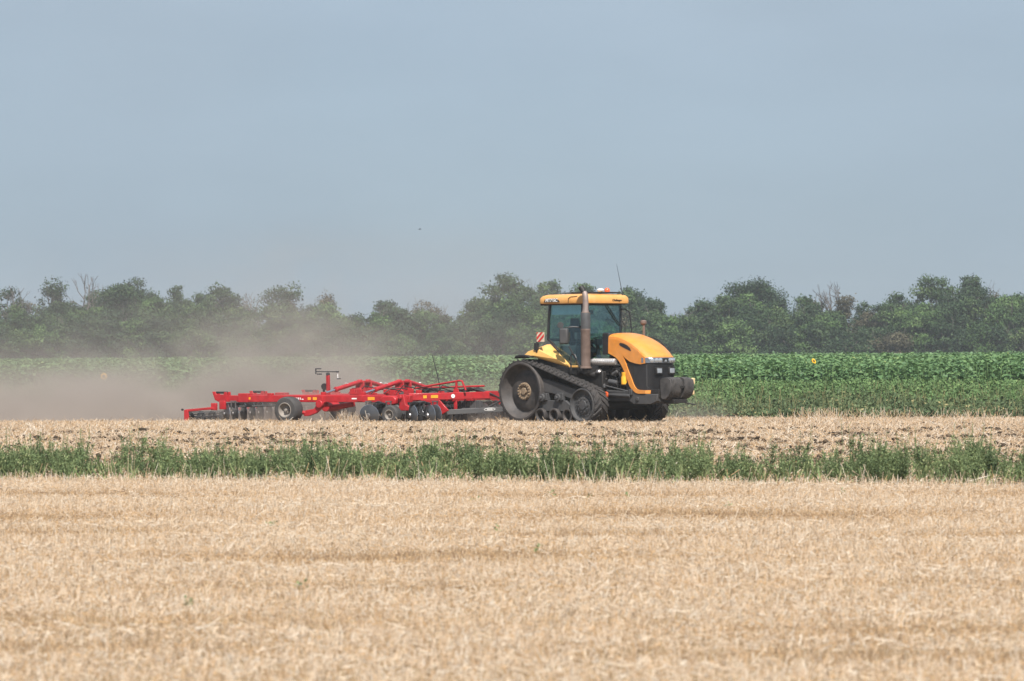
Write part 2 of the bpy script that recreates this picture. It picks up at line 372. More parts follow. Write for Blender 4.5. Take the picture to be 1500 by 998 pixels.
def near_stubble():
    rg = np.random.default_rng(3); bag = Bag()
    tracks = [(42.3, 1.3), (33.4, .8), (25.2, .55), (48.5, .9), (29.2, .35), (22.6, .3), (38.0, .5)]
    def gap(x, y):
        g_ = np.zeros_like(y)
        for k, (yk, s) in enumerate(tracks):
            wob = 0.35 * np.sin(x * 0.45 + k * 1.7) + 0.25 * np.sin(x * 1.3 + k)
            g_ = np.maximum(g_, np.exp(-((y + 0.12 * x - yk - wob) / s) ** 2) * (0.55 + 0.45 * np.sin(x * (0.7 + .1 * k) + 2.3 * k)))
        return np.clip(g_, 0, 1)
    # loose chopped straw lying on top, in drifts
    N = 300000; x, y = in_view(rg, N, 19.0, 60.5, 5.5)
    k = (y < edge_near(x) + rg.normal(0, .12, N)); x, y = x[k], y[k]
    keep = rg.uniform(0, 1, len(x)) > 0.9 * gap(x, y); x, y = x[keep], y[keep]; n = len(x)
    az = rg.uniform(0, 2 * math.pi, n); el = np.abs(rg.normal(0, 0.3, n))
    d = np.stack([np.cos(az) * np.cos(el), np.sin(az) * np.cos(el), np.sin(el)], 1)
    drift = 0.5 + 0.5 * np.sin(x * 0.9 + y * 1.7) * np.sin(y * 0.8 - x * 0.33)
    z = rg.uniform(0.0, 0.075, n) * (0.55 + 0.75 * drift)
    L_ = rg.gamma(2.6, 0.019, n).clip(.015, .17)
    V, F = straws(np.stack([x, y, z], 1), d, L_, rg.uniform(.0013, .0042, n))
    t = (0.62 + rg.normal(0, .19, n) + 0.16 * (drift - .5) - .38 * gap(x, y)).clip(0, 1)  # gap straw tinted darker: crushed straw plus painted shade between the stems
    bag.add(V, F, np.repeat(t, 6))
    # standing stalks in drilled rows
    N = 215000; x, y = in_view(rg, N, 19.0, 60.5, 5.5)
    k = (y < edge_near(x) + rg.normal(0, .1, N)); x, y = x[k], y[k]; n = len(x)
    y = np.round((y + .3 * x * .34) / .15) * .15 - .3 * x * .34 + rg.normal(0, .03, n)
    tilt = rg.normal(0, .45, (n, 2)); d = np.stack([tilt[:, 0], tilt[:, 1], np.ones(n)], 1)
    g_ = gap(x, y); L_ = rg.uniform(.05, .12, n) * (1 - .55 * g_)
    V, F = straws(np.stack([x, y, np.zeros(n)], 1), d, L_, rg.uniform(.0016, .003, n))
    t = (0.58 + rg.normal(0, .19, n) - .42 * g_).clip(0, 1)  # stalks in the gaps get the same painted shade
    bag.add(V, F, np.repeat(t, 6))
    # a few long pale stalks sticking out, and taller missed ones at the weed edge
    n = 90; x, y = in_view(rg, n, 19.5, 54, 2); az = rg.uniform(0, 6.28, n); el = rg.uniform(.1, 1.3, n)
    d = np.stack([np.cos(az) * np.cos(el), np.sin(az) * np.cos(el), np.sin(el)], 1)
    V, F = straws(np.stack([x, y, np.full(n, .05)], 1), d, rg.uniform(.12, .28, n), rg.uniform(.002, .004, n)); bag.add(V, F, np.repeat(rg.uniform(.6, 1, n), 6))
    n = 2500; x = rg.uniform(-14.5, 14.5, n); y = edge_near(x) + rg.normal(0.0, .2, n)
    cl = 0.5 + 0.5 * np.sin(x * 3.1) * np.sin(x * 1.13 + 2)
    d = np.stack([rg.normal(0, .25, n), rg.normal(0, .2, n), np.ones(n)], 1)
    V, F = straws(np.stack([x, y, np.zeros(n)], 1), d, rg.uniform(.08, .15, n) + (rg.uniform(0, 1, n) ** 9) * .45 * cl, rg.uniform(.002, .0035, n)); bag.add(V, F, np.repeat(rg.uniform(.35, 1, n), 6))
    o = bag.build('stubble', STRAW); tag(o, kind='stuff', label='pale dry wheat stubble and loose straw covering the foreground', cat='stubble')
    # small green seedlings in the stubble
    b2 = Bag(); n = 16; x, y = in_view(rg, n, 22, 55, 2)
    for i in range(n):
        q = rg.integers(5, 14); p = np.stack([x[i] + rg.normal(0, .025, q), y[i] + rg.normal(0, .025, q), rg.uniform(.04, .11, q)], 1)
        V, F = leaves(p, rg.normal(0, 1, (q, 3)) + [0, 0, .4], rg.normal(0, .4, (q, 3)) + [0, -.3, 1], rg.uniform(.02, .05, q), .02); b2.add(V, F, np.repeat(rg.uniform(.3, .9, q), 6))
    o = b2.build('seedlings', M_WEED); tag(o, kind='stuff', label='small green seedlings sprouting in the stubble', cat='seedlings')

M_WEED = ramp_mat('weed_leaf', [(0.0, (0.03, 0.058, 0.025)), (0.45, (0.155, 0.215, 0.095)), (0.85, (0.27, 0.34, 0.145)), (1.0, (0.38, 0.41, 0.20))], 0.6, 0.3, 0.25)
near_stubble()

def worked_strip():
    """shallow worked strip between the weeds and the tractor: straw, trash and dark clods"""
    rg = np.random.default_rng(11); bag = Bag()
    N = 280000; x, y = in_view(rg, N, 50, 112, 7)
    k = (y > edge_near(x) + .5) & (y < edge_straw(x) + rg.normal(0.1, .35, N)); x, y = x[k], y[k]
    # bare soil patches in the part nearer the weeds
    pat = np.sin(x * 1.1 + .7 * np.sin(y * .6)) * np.sin(y * .85 + 1.3 * np.sin(x * .37)) + .5 * np.sin(x * 2.7 + y * .9)
    bare = np.clip((pat + .1) * 1.0, 0, 1) * np.clip((91 - y) / 6, 0, 1)
    k = rg.uniform(0, 1, len(x)) > .95 * bare; x, y = x[k], y[k]; n = len(x)
    st = rg.uniform(0, 1, n) < np.where(y > 88, .65, .35)
    az = rg.uniform(0, 6.28, n); el = np.where(st, rg.uniform(.7, 1.5, n), np.abs(rg.normal(0, .35, n)))
    d = np.stack([np.cos(az) * np.cos(el), np.sin(az) * np.cos(el), np.sin(el)], 1)
    L_ = np.where(st, rg.uniform(.04, .125, n), rg.gamma(3, .04, n).clip(.04, .3))
    z = np.where(st, 0, rg.uniform(0, .05, n))
    V, F = straws(np.stack([x, y, z], 1), d, L_, rg.uniform(.003, .007, n))
    bag.add(V, F, np.repeat((.52 + rg.normal(0, .22, n)).clip(0, 1), 6))
    # untidy tufts standing up beside the implement and along the crop edge
    for (cx, cy_, cn, s) in [(-4.1, 102.8, 260, .45), (-3.3, 103.2, 160, .4), (8.6, 104.0, 200, .5), (10.5, 103.6, 160, .8), (12.9, 103.4, 160, .7)]:
        x = cx + rg.normal(0, s, cn); y = cy_ + rg.normal(0, .4, cn)
        d = np.stack([rg.normal(0, .5, cn), rg.normal(0, .4, cn), np.ones(cn)], 1)
        V, F = straws(np.stack([x, y, np.zeros(cn)], 1), d, rg.uniform(.15, .38, cn), rg.uniform(.003, .006, cn)); bag.add(V, F, np.repeat(rg.uniform(.1, .9, cn), 6))
    o = bag.build('chopped_straw', STRAW); tag(o, kind='stuff', label='chopped straw and standing stubble on the worked strip before the tractor', cat='straw')
    # clods
    ico = bmesh.new(); bmesh.ops.create_icosphere(ico, subdivisions=1, radius=1.0)
    bv = np.array([q.co[:] for q in ico.verts]); bf = np.array([[q.index for q in f.verts] for f in ico.faces]); ico.free()
    N = 33000; x, y = in_view(rg, N, 56, 97, 7)
    pat = np.sin(x * 1.1 + .7 * np.sin(y * .6)) * np.sin(y * .85 + 1.3 * np.sin(x * .37)) + .5 * np.sin(x * 2.7 + y * .9)
    k = (y > edge_near(x) + 3) & (rg.uniform(0, 1, N) < np.clip(.25 + pat, 0.04, 1) * np.clip((96 - y) / 10, 0, 1)); x, y = x[k], y[k]; n = len(x)
    s = rg.gamma(3, .0065, n).clip(.010, .06)
    sc3 = np.stack([s * rg.uniform(.8, 1.9, n), s * rg.uniform(.8, 1.5, n), s * rg.uniform(.6, 1.1, n)], 1)
    V = bv[None] * sc3[:, None] * (1 + rg.normal(0, .16, (n, len(bv), 1))) + np.stack([x, y, sc3[:, 2] * .7 + rg.uniform(.0, .07, n)], 1)[:, None]
    F = bf[None] + (np.arange(n) * len(bv))[:, None, None]
    soilm = ramp_mat('dark_clod', [(0, (0.035, 0.027, 0.019)), (.6, (0.10, 0.075, 0.052)), (1, (0.22, 0.165, 0.115))], .95, .1)
    o = np_mesh('soil_clods', V.reshape(-1, 3), F.reshape(-1, 3), soilm, np.repeat(rg.uniform(0, 1, n), len(bv)))
    tag(o, kind='stuff', label='dark clods of turned soil lying among the straw', cat='soil')
worked_strip()

# ------------------------------------------------------------------ weed strip
def weed_geo(rg, h, spread, n_stem, dens=1.0):
    """one bushy ragweed-like plant: branching stems with many small cut leaves"""
    V_, F_, T_, nb = [], [], [], 0; tone = rg.normal(.45, .16)
    for s in range(n_stem):
        a = rg.uniform(0, 6.28); top = np.array([math.cos(a) * spread * rg.uniform(.2, 1), math.sin(a) * spread * rg.uniform(.2, 1), h * rg.uniform(.6, 1)])
        base = np.array([rg.normal(0, .03), rg.normal(0, .03), 0]); dr = top - base
        V, F = straws(base[None], dr[None], np.array([np.linalg.norm(dr)]), np.array([.005]))
        V_.append(V); F_.append(F + nb); T_.append(np.full(6, .3)); nb += 6
        q = int(62 * dens * h / .55)
        t = rg.uniform(.12, 1.02, q) ** .8; p = base + dr * t[:, None] + rg.normal(0, 1, (q, 3)) * (.055 * (1.25 - t))[:, None]
        p[:, 2] = np.maximum(p[:, 2], .01)
        ax = rg.normal(0, 1, (q, 3)) + [0, 0, .35]; nr = rg.normal(0, .5, (q, 3)) + [0, 0, 1]
        V, F = leaves(p, ax, nr, rg.uniform(.025, .07, q) * (1.2 - .5 * t), rg.uniform(.008, .022, q), .2)
        V_.append(V); F_.append(F + nb); T_.append(np.repeat((tone + .25 * (t - .5) + rg.normal(0, .19, q)).clip(0, 1), 6)); nb += len(V)
    for k in range(int(rg.integers(1, 4))):                         # thin flowering tops above the leaves
        a = rg.uniform(0, 6.28); b0 = np.array([math.cos(a), math.sin(a), 0]) * spread * rg.uniform(.1, .8); b0[2] = h * .6
        dr = np.array([rg.normal(0, .04), rg.normal(0, .04), h * rg.uniform(.5, .75)])
        V, F = straws(b0[None], dr[None], np.array([np.linalg.norm(dr)]), np.array([.003])); V_.append(V); F_.append(F + nb); T_.append(np.full(6, .5)); nb += 6
        q = 16; t = rg.uniform(.2, 1, q); p = b0 + dr * t[:, None] + rg.normal(0, .012, (q, 3))
        V, F = leaves(p, rg.normal(0, 1, (q, 3)) + [0, 0, .8], rg.normal(0, 1, (q, 3)), rg.uniform(.012, .035, q), rg.uniform(.006, .012, q), .2)
        V_.append(V); F_.append(F + nb); T_.append(np.repeat((tone + .1 + rg.normal(0, .15, q)).clip(0, 1), 6)); nb += len(V)
    return np.concatenate(V_), np.concatenate(F_), np.concatenate(T_)

def weed_strip():
    rg = np.random.default_rng(5); bag = Bag(); n = 840
    x = rg.uniform(-15, 15, n); dy = rg.uniform(.1, 1, n) ** 1.4 * 7.0; y = edge_near(x) + .15 + dy
    clump = .5 + .5 * np.sin(x * 1.9 + .6) * np.sin(x * .71 + y * .5)
    for i in range(n):
        if rg.uniform() > .60 + .40 * clump[i]: continue
        h = (.27 + .24 * clump[i]) * rg.uniform(.55, 1.3)
        V, F, T = weed_geo(rg, h, .22, int(rg.integers(4, 8)), 1.0)
        bag.add(V + [x[i], y[i], 0], F, T)
    n = 4200; x = rg.uniform(-15, 15, n); y = edge_near(x) + rg.uniform(0, 6.5, n)          # grass among the weeds
    ax = np.stack([rg.normal(0, .35, n), rg.normal(0, .35, n), np.ones(n)], 1)
    V, F = leaves(np.stack([x, y, np.zeros(n)], 1), ax, rg.normal(0, 1, (n, 3)) + [0, -1, 0], rg.uniform(.12, .36, n), rg.uniform(.006, .014, n), .1)
    bag.add(V, F, np.repeat(rg.uniform(.5, 1.0, n), 6))
    o = bag.build('weeds', M_WEED); tag(o, kind='stuff', label='strip of bushy green weeds between the stubble and the worked soil', cat='weeds')
    # tall plants that stand out above the strip
    spots = [(-6.7, 3.2, .82), (-5.0, 4.4, .62), (-4.2, 2.5, .64), (-2.6, 4.8, .66), (-1.4, 3.8, .7), (-.1, 3.4, .66), (.75, 3.6, .86), (1.35, 4.6, .8), (2.3, 4.2, .72),
             (3.4, 3.2, .66), (4.35, 4.8, .82), (4.95, 3.0, .94), (5.6, 4.0, .72), (6.6, 3.6, .74), (7.0, 4.2, .86), (-7.6, 3.0, .7), (3.9, 5.0, .7), (-3.3, 5.0, .6), (6.1, 5.0, .78), (-8.9, 3.6, .66), (8.3, 3.4, .74)]
    for i, (px, dy, h) in enumerate(spots):
        V, F, T = weed_geo(rg, h * .72, .19, int(rg.integers(4, 7)), 1.0)
        o = np_mesh('tall_weed', V, F, M_WEED, T); o.location = (px, edge_near(px) + dy, 0)
        tag(o, 'taller leafy green weed rising above the weed strip in front of the worked soil', 'weed', 'taller weeds in the weed strip')
weed_strip()

# ------------------------------------------------------------------ crop beyond the tractor
def crop():
    rg = np.random.default_rng(9)
    ML = ramp_mat('wild_leaf', [(0, (0.03, 0.05, 0.025)), (.5, (0.10, 0.145, 0.066)), (.85, (0.17, 0.205, 0.095)), (1, (0.36, 0.31, 0.15))], .65, .25, .2)
    M_LOW = ramp_mat('low_crop_leaf', [(0, (0.04, 0.078, 0.032)), (.5, (0.12, 0.205, 0.072)), (1, (0.23, 0.32, 0.115))], .6, .3, .2)
    bag = Bag(); N = 250000
    x = rg.uniform(-24, 24, N); y0 = edge_crop(x) + .2 + .35 * np.sin(x * 1.7) * np.sin(x * .6 + 1); dep = rg.uniform(0, 1, N) ** 1.4 * 22; y = y0 + dep
    lump = np.sin(x * 1.3 + .9 * np.sin(y * .9)) * np.sin(y * 1.1 + .4 * x) + .6 * np.sin(x * 3.7 + 1.2) * np.sin(y * 2.3 + x)
    top = np.where(dep < 7.5, .2 + .036 * dep, np.clip(.46 + (dep - 7.5) * .13, 0, .86)) + .09 * lump + rg.normal(0, .04, N)
    z = np.maximum(top * (1 - rg.uniform(0, 1, N) ** 2.2 * .9), .03)
    z = np.where(dep < 2.5, np.maximum(top, .08) * rg.uniform(0.05, 1, N), z)
    ax = rg.normal(0, 1, (N, 3)); nr = rg.normal(0, .7, (N, 3)) + [0, -.35, .9]
    s = rg.uniform(.05, .13, N)
    V, F = leaves(np.stack([x, y, z], 1), ax, nr, s, s * rg.uniform(.4, .8, N), .2)
    t = (.42 + .12 * lump * .5 + rg.normal(0, .15, N)).clip(0, 1)
    k6 = np.repeat(dep > 7.5 + 1.6 * np.sin(x * .8) + rg.normal(0, .8, N), 6)
    V3 = V.reshape(-1, 6, 3)
    def sub(kk, name, mt, tt, label):
        v = V3[kk].reshape(-1, 3); b_ = np.arange(kk.sum())[:, None] * 6
        f = np.concatenate([b_ + np.array([[0, 1, 2, 3]]), b_ + np.array([[3, 4, 5, 0]])], 0)
        o = np_mesh(name, v, f, mt, np.repeat(tt[kk], 6)); tag(o, kind='stuff', label=label, cat=name.replace('_', ' '))
    far_ = k6[::6]
    sub(far_, 'low_crop', M_LOW, t, 'even band of small leaved green plants in front of the sunflowers')
    tw_ = (t + .1 * np.sin(x * 2.1) + np.where(rg.uniform(0, 1, N) < .06, .5, 0)).clip(0, 1)
    sub(~far_, 'wild_growth', ML, tw_, 'tangled greyish green growth along the edge of the worked strip')
    n = 4200; x = rg.uniform(-24, 24, n); y = edge_crop(x) + rg.uniform(0, 12, n)
    d = np.stack([rg.normal(0, .25, n), rg.normal(0, .25, n), np.ones(n)], 1)
    V, F = straws(np.stack([x, y, np.zeros(n)], 1), d, rg.uniform(.25, .6, n) + .05 * (y - edge_crop(x)), rg.uniform(.004, .007, n)); bag.add(V, F, np.repeat(rg.uniform(.6, 1, n), 6))
    o = bag.build('grass_stalks', ML); tag(o, kind='stuff', label='thin dry grass stalks standing among the green growth', cat='grass')
    # sunflower crop
    MS = ramp_mat('sunflower_leaf', [(0, (0.04, 0.085, 0.04)), (.5, (0.11, 0.205, 0.085)), (.9, (0.20, 0.31, 0.12)), (1, (0.30, 0.36, 0.13))], .5, .4, .25)
    bag = Bag()
    def block(y0, y1, pitch, n_leaf, zlo, size):
        rows = np.arange(y0, y1, .7 if pitch < .6 else pitch * 1.4)
        for yr in rows:
            hw = HSX * yr + 6; px = np.arange(-hw, hw, pitch) + rg.uniform(0, pitch); k = len(px)
            px = px + rg.normal(0, .06, k); py = yr + rg.normal(0, .08, k) - .02 * px
            h = 1.55 + .09 * np.sin(px * .5 + yr * .13) + .05 * np.sin(px * 1.7 + yr) + rg.normal(0, .09, k) + .0016 * px
            q = n_leaf; P = np.repeat(np.stack([px, py], 1), q, 0); H = np.repeat(h, q)
            t = rg.uniform(zlo, 1, k * q); az = rg.uniform(0, 6.28, k * q); out = np.stack([np.cos(az), np.sin(az), np.zeros(k * q)], 1)
            pos = np.concatenate([P, (H * t)[:, None]], 1) + out * .06
            up_ = .55 * (t - .45) ; ax = out + np.stack([np.zeros(k * q), np.zeros(k * q), up_ - .25 + rg.normal(0, .25, k * q)], 1)
            nr = np.array([[0, 0, 1.]]) + out * .35 + rg.normal(0, .3, (k * q, 3))
            s = size * rg.uniform(.7, 1.2, k * q) * (1.35 - .75 * t)
            V, F = leaves(pos, ax, nr, s, s * .85, .12)
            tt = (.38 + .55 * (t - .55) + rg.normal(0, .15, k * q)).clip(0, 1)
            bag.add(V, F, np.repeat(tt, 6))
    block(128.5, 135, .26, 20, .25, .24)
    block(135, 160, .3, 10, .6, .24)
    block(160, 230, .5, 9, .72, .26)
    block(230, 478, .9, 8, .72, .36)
    # stems of the front rows
    n = 600; x = rg.uniform(-24, 24, n); y = 128.5 + rg.integers(0, 4, n) * .7 - .02 * x
    V, F = straws(np.stack([x, y, np.zeros(n)], 1), np.stack([rg.normal(0, .04, n), rg.normal(0, .04, n), np.ones(n)], 1), rg.uniform(1.2, 1.5, n), np.full(n, .013)); bag.add(V, F, np.full(6 * n, .75))
    o = bag.build('sunflower_crop', MS); tag(o, kind='stuff', label='field of leafy green sunflowers stretching back to the trees', cat='crop')
    # plants already in flower
    petal = mat('yellow_petals', (0.80, 0.46, 0.02), .6, var=.2, scale=12); core = mat('brown_flower_disc', (0.10, 0.055, 0.02), .9, var=.3, scale=40)
    MSt = mat('green_stem', (0.10, 0.17, 0.05), .7)
    def flower(loc, h, face, label, tilt=.1, r=.13):
        t = empty('flowering_sunflower', loc); tag(t, label, 'sunflower')
        MB().tube([(0, 0, 0), (.02, 0, h * .5), (0, 0, h)], [.016, .014, .011], 6).build('stem', MSt, t)
        q = 12; az = rg.uniform(0, 6.28, q); tt = rg.uniform(.3, .93, q); out = np.stack([np.cos(az), np.sin(az), np.zeros(q)], 1)
        for k in range(q):
            V, F = leaves(np.array([[0, 0, tt[k] * h]]) + out[k:k + 1] * .012, out[k:k + 1] + [0, 0, -.1], out[k:k + 1] * .3 + [0, 0, 1], rg.uniform(.18, .28, 1), .2, .1)
            np_mesh('leaf', V, F, MS, np.repeat(rg.uniform(.2, .7, 1), 6), t)
        ax = Vector(face).normalized(); c = Vector((0, 0, h + .03)) + ax * .04
        hd = MB().lathe([(0, -.03), (r * .55, -.02), (r * .58, .01), (r * .3, .03), (0, .032)], c, ax, 18).build('flower_head', core, t)
        a = ax.cross(Vector((0, 0, 1))).normalized(); b = a.cross(ax); pm = MB()
        for k in range(22):
            an = 2 * math.pi * k / 22; d = a * math.cos(an) + b * math.sin(an); sd = a * -math.sin(an) + b * math.cos(an)
            p0 = c + d * r * .5; p1 = c + d * r * .9 + ax * .015; p2 = c + d * r * 1.35
            pm.add([p0 - sd * .008, p0 + sd * .008, p1 + sd * .022, p2, p1 - sd * .022], [(0, 1, 2, 3, 4)])
        pm.build('petals', petal, hd)
    flower((-13.3, 122.3, 0), 1.17, (.1, -1, .2), 'yellow sunflower in bloom facing the camera in the dusty left part of the crop', r=.09)
    flower((10.4, 129.8, 0), 1.52, (.6, -.6, .4), 'single yellow sunflower head above the clear green crop right of the tractor', r=.08)
crop()

# ------------------------------------------------------------------ trees
M_BARK = mat('grey_bark', (0.10, 0.085, 0.07), .9, var=.3, scale=3)
M_DEAD = mat('bleached_dead_wood', (0.115, 0.10, 0.09), .9, var=.3, scale=3)
TL = [ramp_mat('tree_leaf_dark', [(0, (0.014, 0.031, 0.014)), (.5, (0.031, 0.062, 0.025)), (1, (0.072, 0.112, 0.045))], .65, .25, .18),
      ramp_mat('tree_leaf_mid', [(0, (0.020, 0.042, 0.016)), (.5, (0.046, 0.086, 0.029)), (1, (0.105, 0.15, 0.052))], .65, .25, .18),
      ramp_mat('tree_leaf_bright', [(0, (0.02, 0.045, 0.016)), (.5, (0.072, 0.135, 0.04)), (1, (0.14, 0.215, 0.07))], .65, .25, .2),
      ramp_mat('tree_leaf_brown', [(0, (0.035, 0.032, 0.022)), (.5, (0.085, 0.078, 0.046)), (1, (0.16, 0.135, 0.09))], .75, .2, .15)]

def hor(px): return 519.5 - 0.00524 * (px - 750)
def spot(px, topy, Y):
    return (px - 750) / 5500 * Y, 1.85 + (hor(px) - topy) / 5500 * Y

def twigs(mb, rg, p, d, ln, r, depth):
    q = p + d * ln; mid = p + d * ln * .5 + Vector(rg.normal(0, .06 * ln, 3))
    mb.tube([p, mid, q], [r, r * .8, r * .6], 5, False)
    if depth == 0: return
    for k in range(int(rg.integers(2, 4))):
        nd = (d + Vector(rg.normal(0, .42, 3)) + Vector((0, 0, .12))).normalized()
        twigs(mb, rg, q if k < 2 else mid, nd, ln * rg.uniform(.55, .85), r * .62, depth - 1)

def bare_tree(rg, px, topy, Y, label, wpx=40, group=None):
    x, h = spot(px, topy, Y); t = empty('bare_tree', (x, Y, 0)); tag(t, label, 'tree', group)
    tk = MB(); hh = h * .38; tk.tube([(0, 0, 0), (.1, 0, hh * .5), (0, 0, hh)], [.2, .16, .13], 7, False); tk.build('trunk', M_DEAD, t)
    b = MB(); ln = h * .25
    for k in range(3):
        d = Vector((rg.normal(0, .35) * wpx / 40, rg.normal(0, .3), 1)).normalized()
        twigs(b, rg, Vector((0, 0, hh * (.8 + .05 * k))), d, ln * rg.uniform(.8, 1.05), .19, 4)
    # trim to the height seen
    top = max(v[2] for v in b.v); k = (h - hh * .8) / max(top - hh * .8, .1)
    b.v = [(v[0], v[1], hh * .8 + (v[2] - hh * .8) * k) if v[2] > hh * .8 else v for v in b.v]
    b.build('branches', M_DEAD, t)

def tree(rg, px, topy, Y, wpx, label, kind=0, openness=.3, base=.15, group=None, name='leafy_tree', lobes=None, shape='dome', leaf=.27, twiggy=0):
    """trunk with limbs reaching into leaf clumps; every clump has its own tone"""
    x, h = spot(px, topy, Y); W = wpx / 5500 * Y / 2 * (1.14 if shape == 'dome' else 1.05)
    t = empty(name, (x, Y, 0)); tag(t, label, 'tree' if name != 'shrub' else 'shrub', group)
    zb = h * base; n = lobes or int(12 + 3.4 * W * (h - zb) ** .75 * (1 - .55 * openness)); cw = .50 + .085 * W
    cs = [np.array([rg.normal(0, .12) * W, 0, h - cw * .7])]
    tries = 0
    while len(cs) < n and tries < 4000:
        tries += 1
        u = rg.uniform(0, 1); a = rg.uniform(0, 6.28); rr = math.sqrt(rg.uniform(.02, 1))
        if shape == 'dome': pr = math.sqrt(max(1 - max(0, (u - .35) / .67) ** 2, 0)) * (.75 + .25 * min(1, u / .35))
        elif shape == 'cone': pr = (1 - u) * .85 + .15
        elif shape == 'umbrella': pr = .35 + .65 * math.sin(min(1, u * 1.1) * math.pi * .62) if u < .85 else .75
        else: pr = .5 + .5 * math.sin(u * 3.1)
        if shape == 'umbrella' and u < .35 and rg.uniform() < .75: continue
        pr *= 1 + .22 * math.sin(3 * a + px) + .15 * rg.normal()
        cs.append(np.array([math.cos(a) * rr * W * pr, math.sin(a) * rr * W * pr * .85, zb + (h - zb - cw * .6) * u]))
    tk = MB(); lean = rg.normal(0, .3)
    tk.tube([(0, 0, 0), (lean * .3, 0, h * .3), (lean, .1, h * .72)], [.06 + h * .018, .04 + h * .012, .05], 7, False)
    lb = MB()
    for c in cs[::2 if openness < .5 else 1]:
        z0 = max(.3, c[2] * rg.uniform(.4, .7)); z0 = min(z0, h * .7)
        p0 = Vector((lean * z0 / (h * .72), 0, z0)); p1 = Vector(c); md = p0.lerp(p1, .5) + Vector((0, 0, -.15 * (p1 - p0).length)) + Vector(rg.normal(0, .12, 3))
        lb.tube([p0, md, p1], [.075, .05, .025], 5, False)
    for k in range(twiggy):
        c = cs[int(rg.integers(len(cs)))]; d = Vector((rg.normal(0, .5), rg.normal(0, .3), 1)).normalized()
        twigs(lb, rg, Vector(c), d, rg.uniform(.7, 1.2), .035, 2)
    tr = tk.build('trunk', M_BARK, t); lb.build('limb', M_DEAD if twiggy else M_BARK, tr)
    bag = Bag()
    for c in cs:
        r = cw * rg.uniform(.45, 1.45); q = int((190 if openness < .5 else 125) * r ** 1.3 * (1.25 - openness * .6)); tone = rg.normal(.42, .22)
        d = unit(rg.normal(0, 1, (q, 3))); rad = r * (rg.uniform(.1, 1.0, q) ** .6 + np.abs(rg.normal(0, .32, q)))
        p = c + d * rad[:, None] * np.array([1.15, 1.0, .72]); p[:, 2] = np.maximum(p[:, 2], .15)
        nr = d * .85 + rg.normal(0, .3, (q, 3)) + [0, -.1, .45]; s = leaf * rg.uniform(.6, 1.3, q)
        V, F = leaves(p, rg.normal(0, 1, (q, 3)), nr, s, s * .75, .15)
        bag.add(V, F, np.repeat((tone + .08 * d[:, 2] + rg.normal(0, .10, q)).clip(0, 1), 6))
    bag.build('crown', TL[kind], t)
    return t

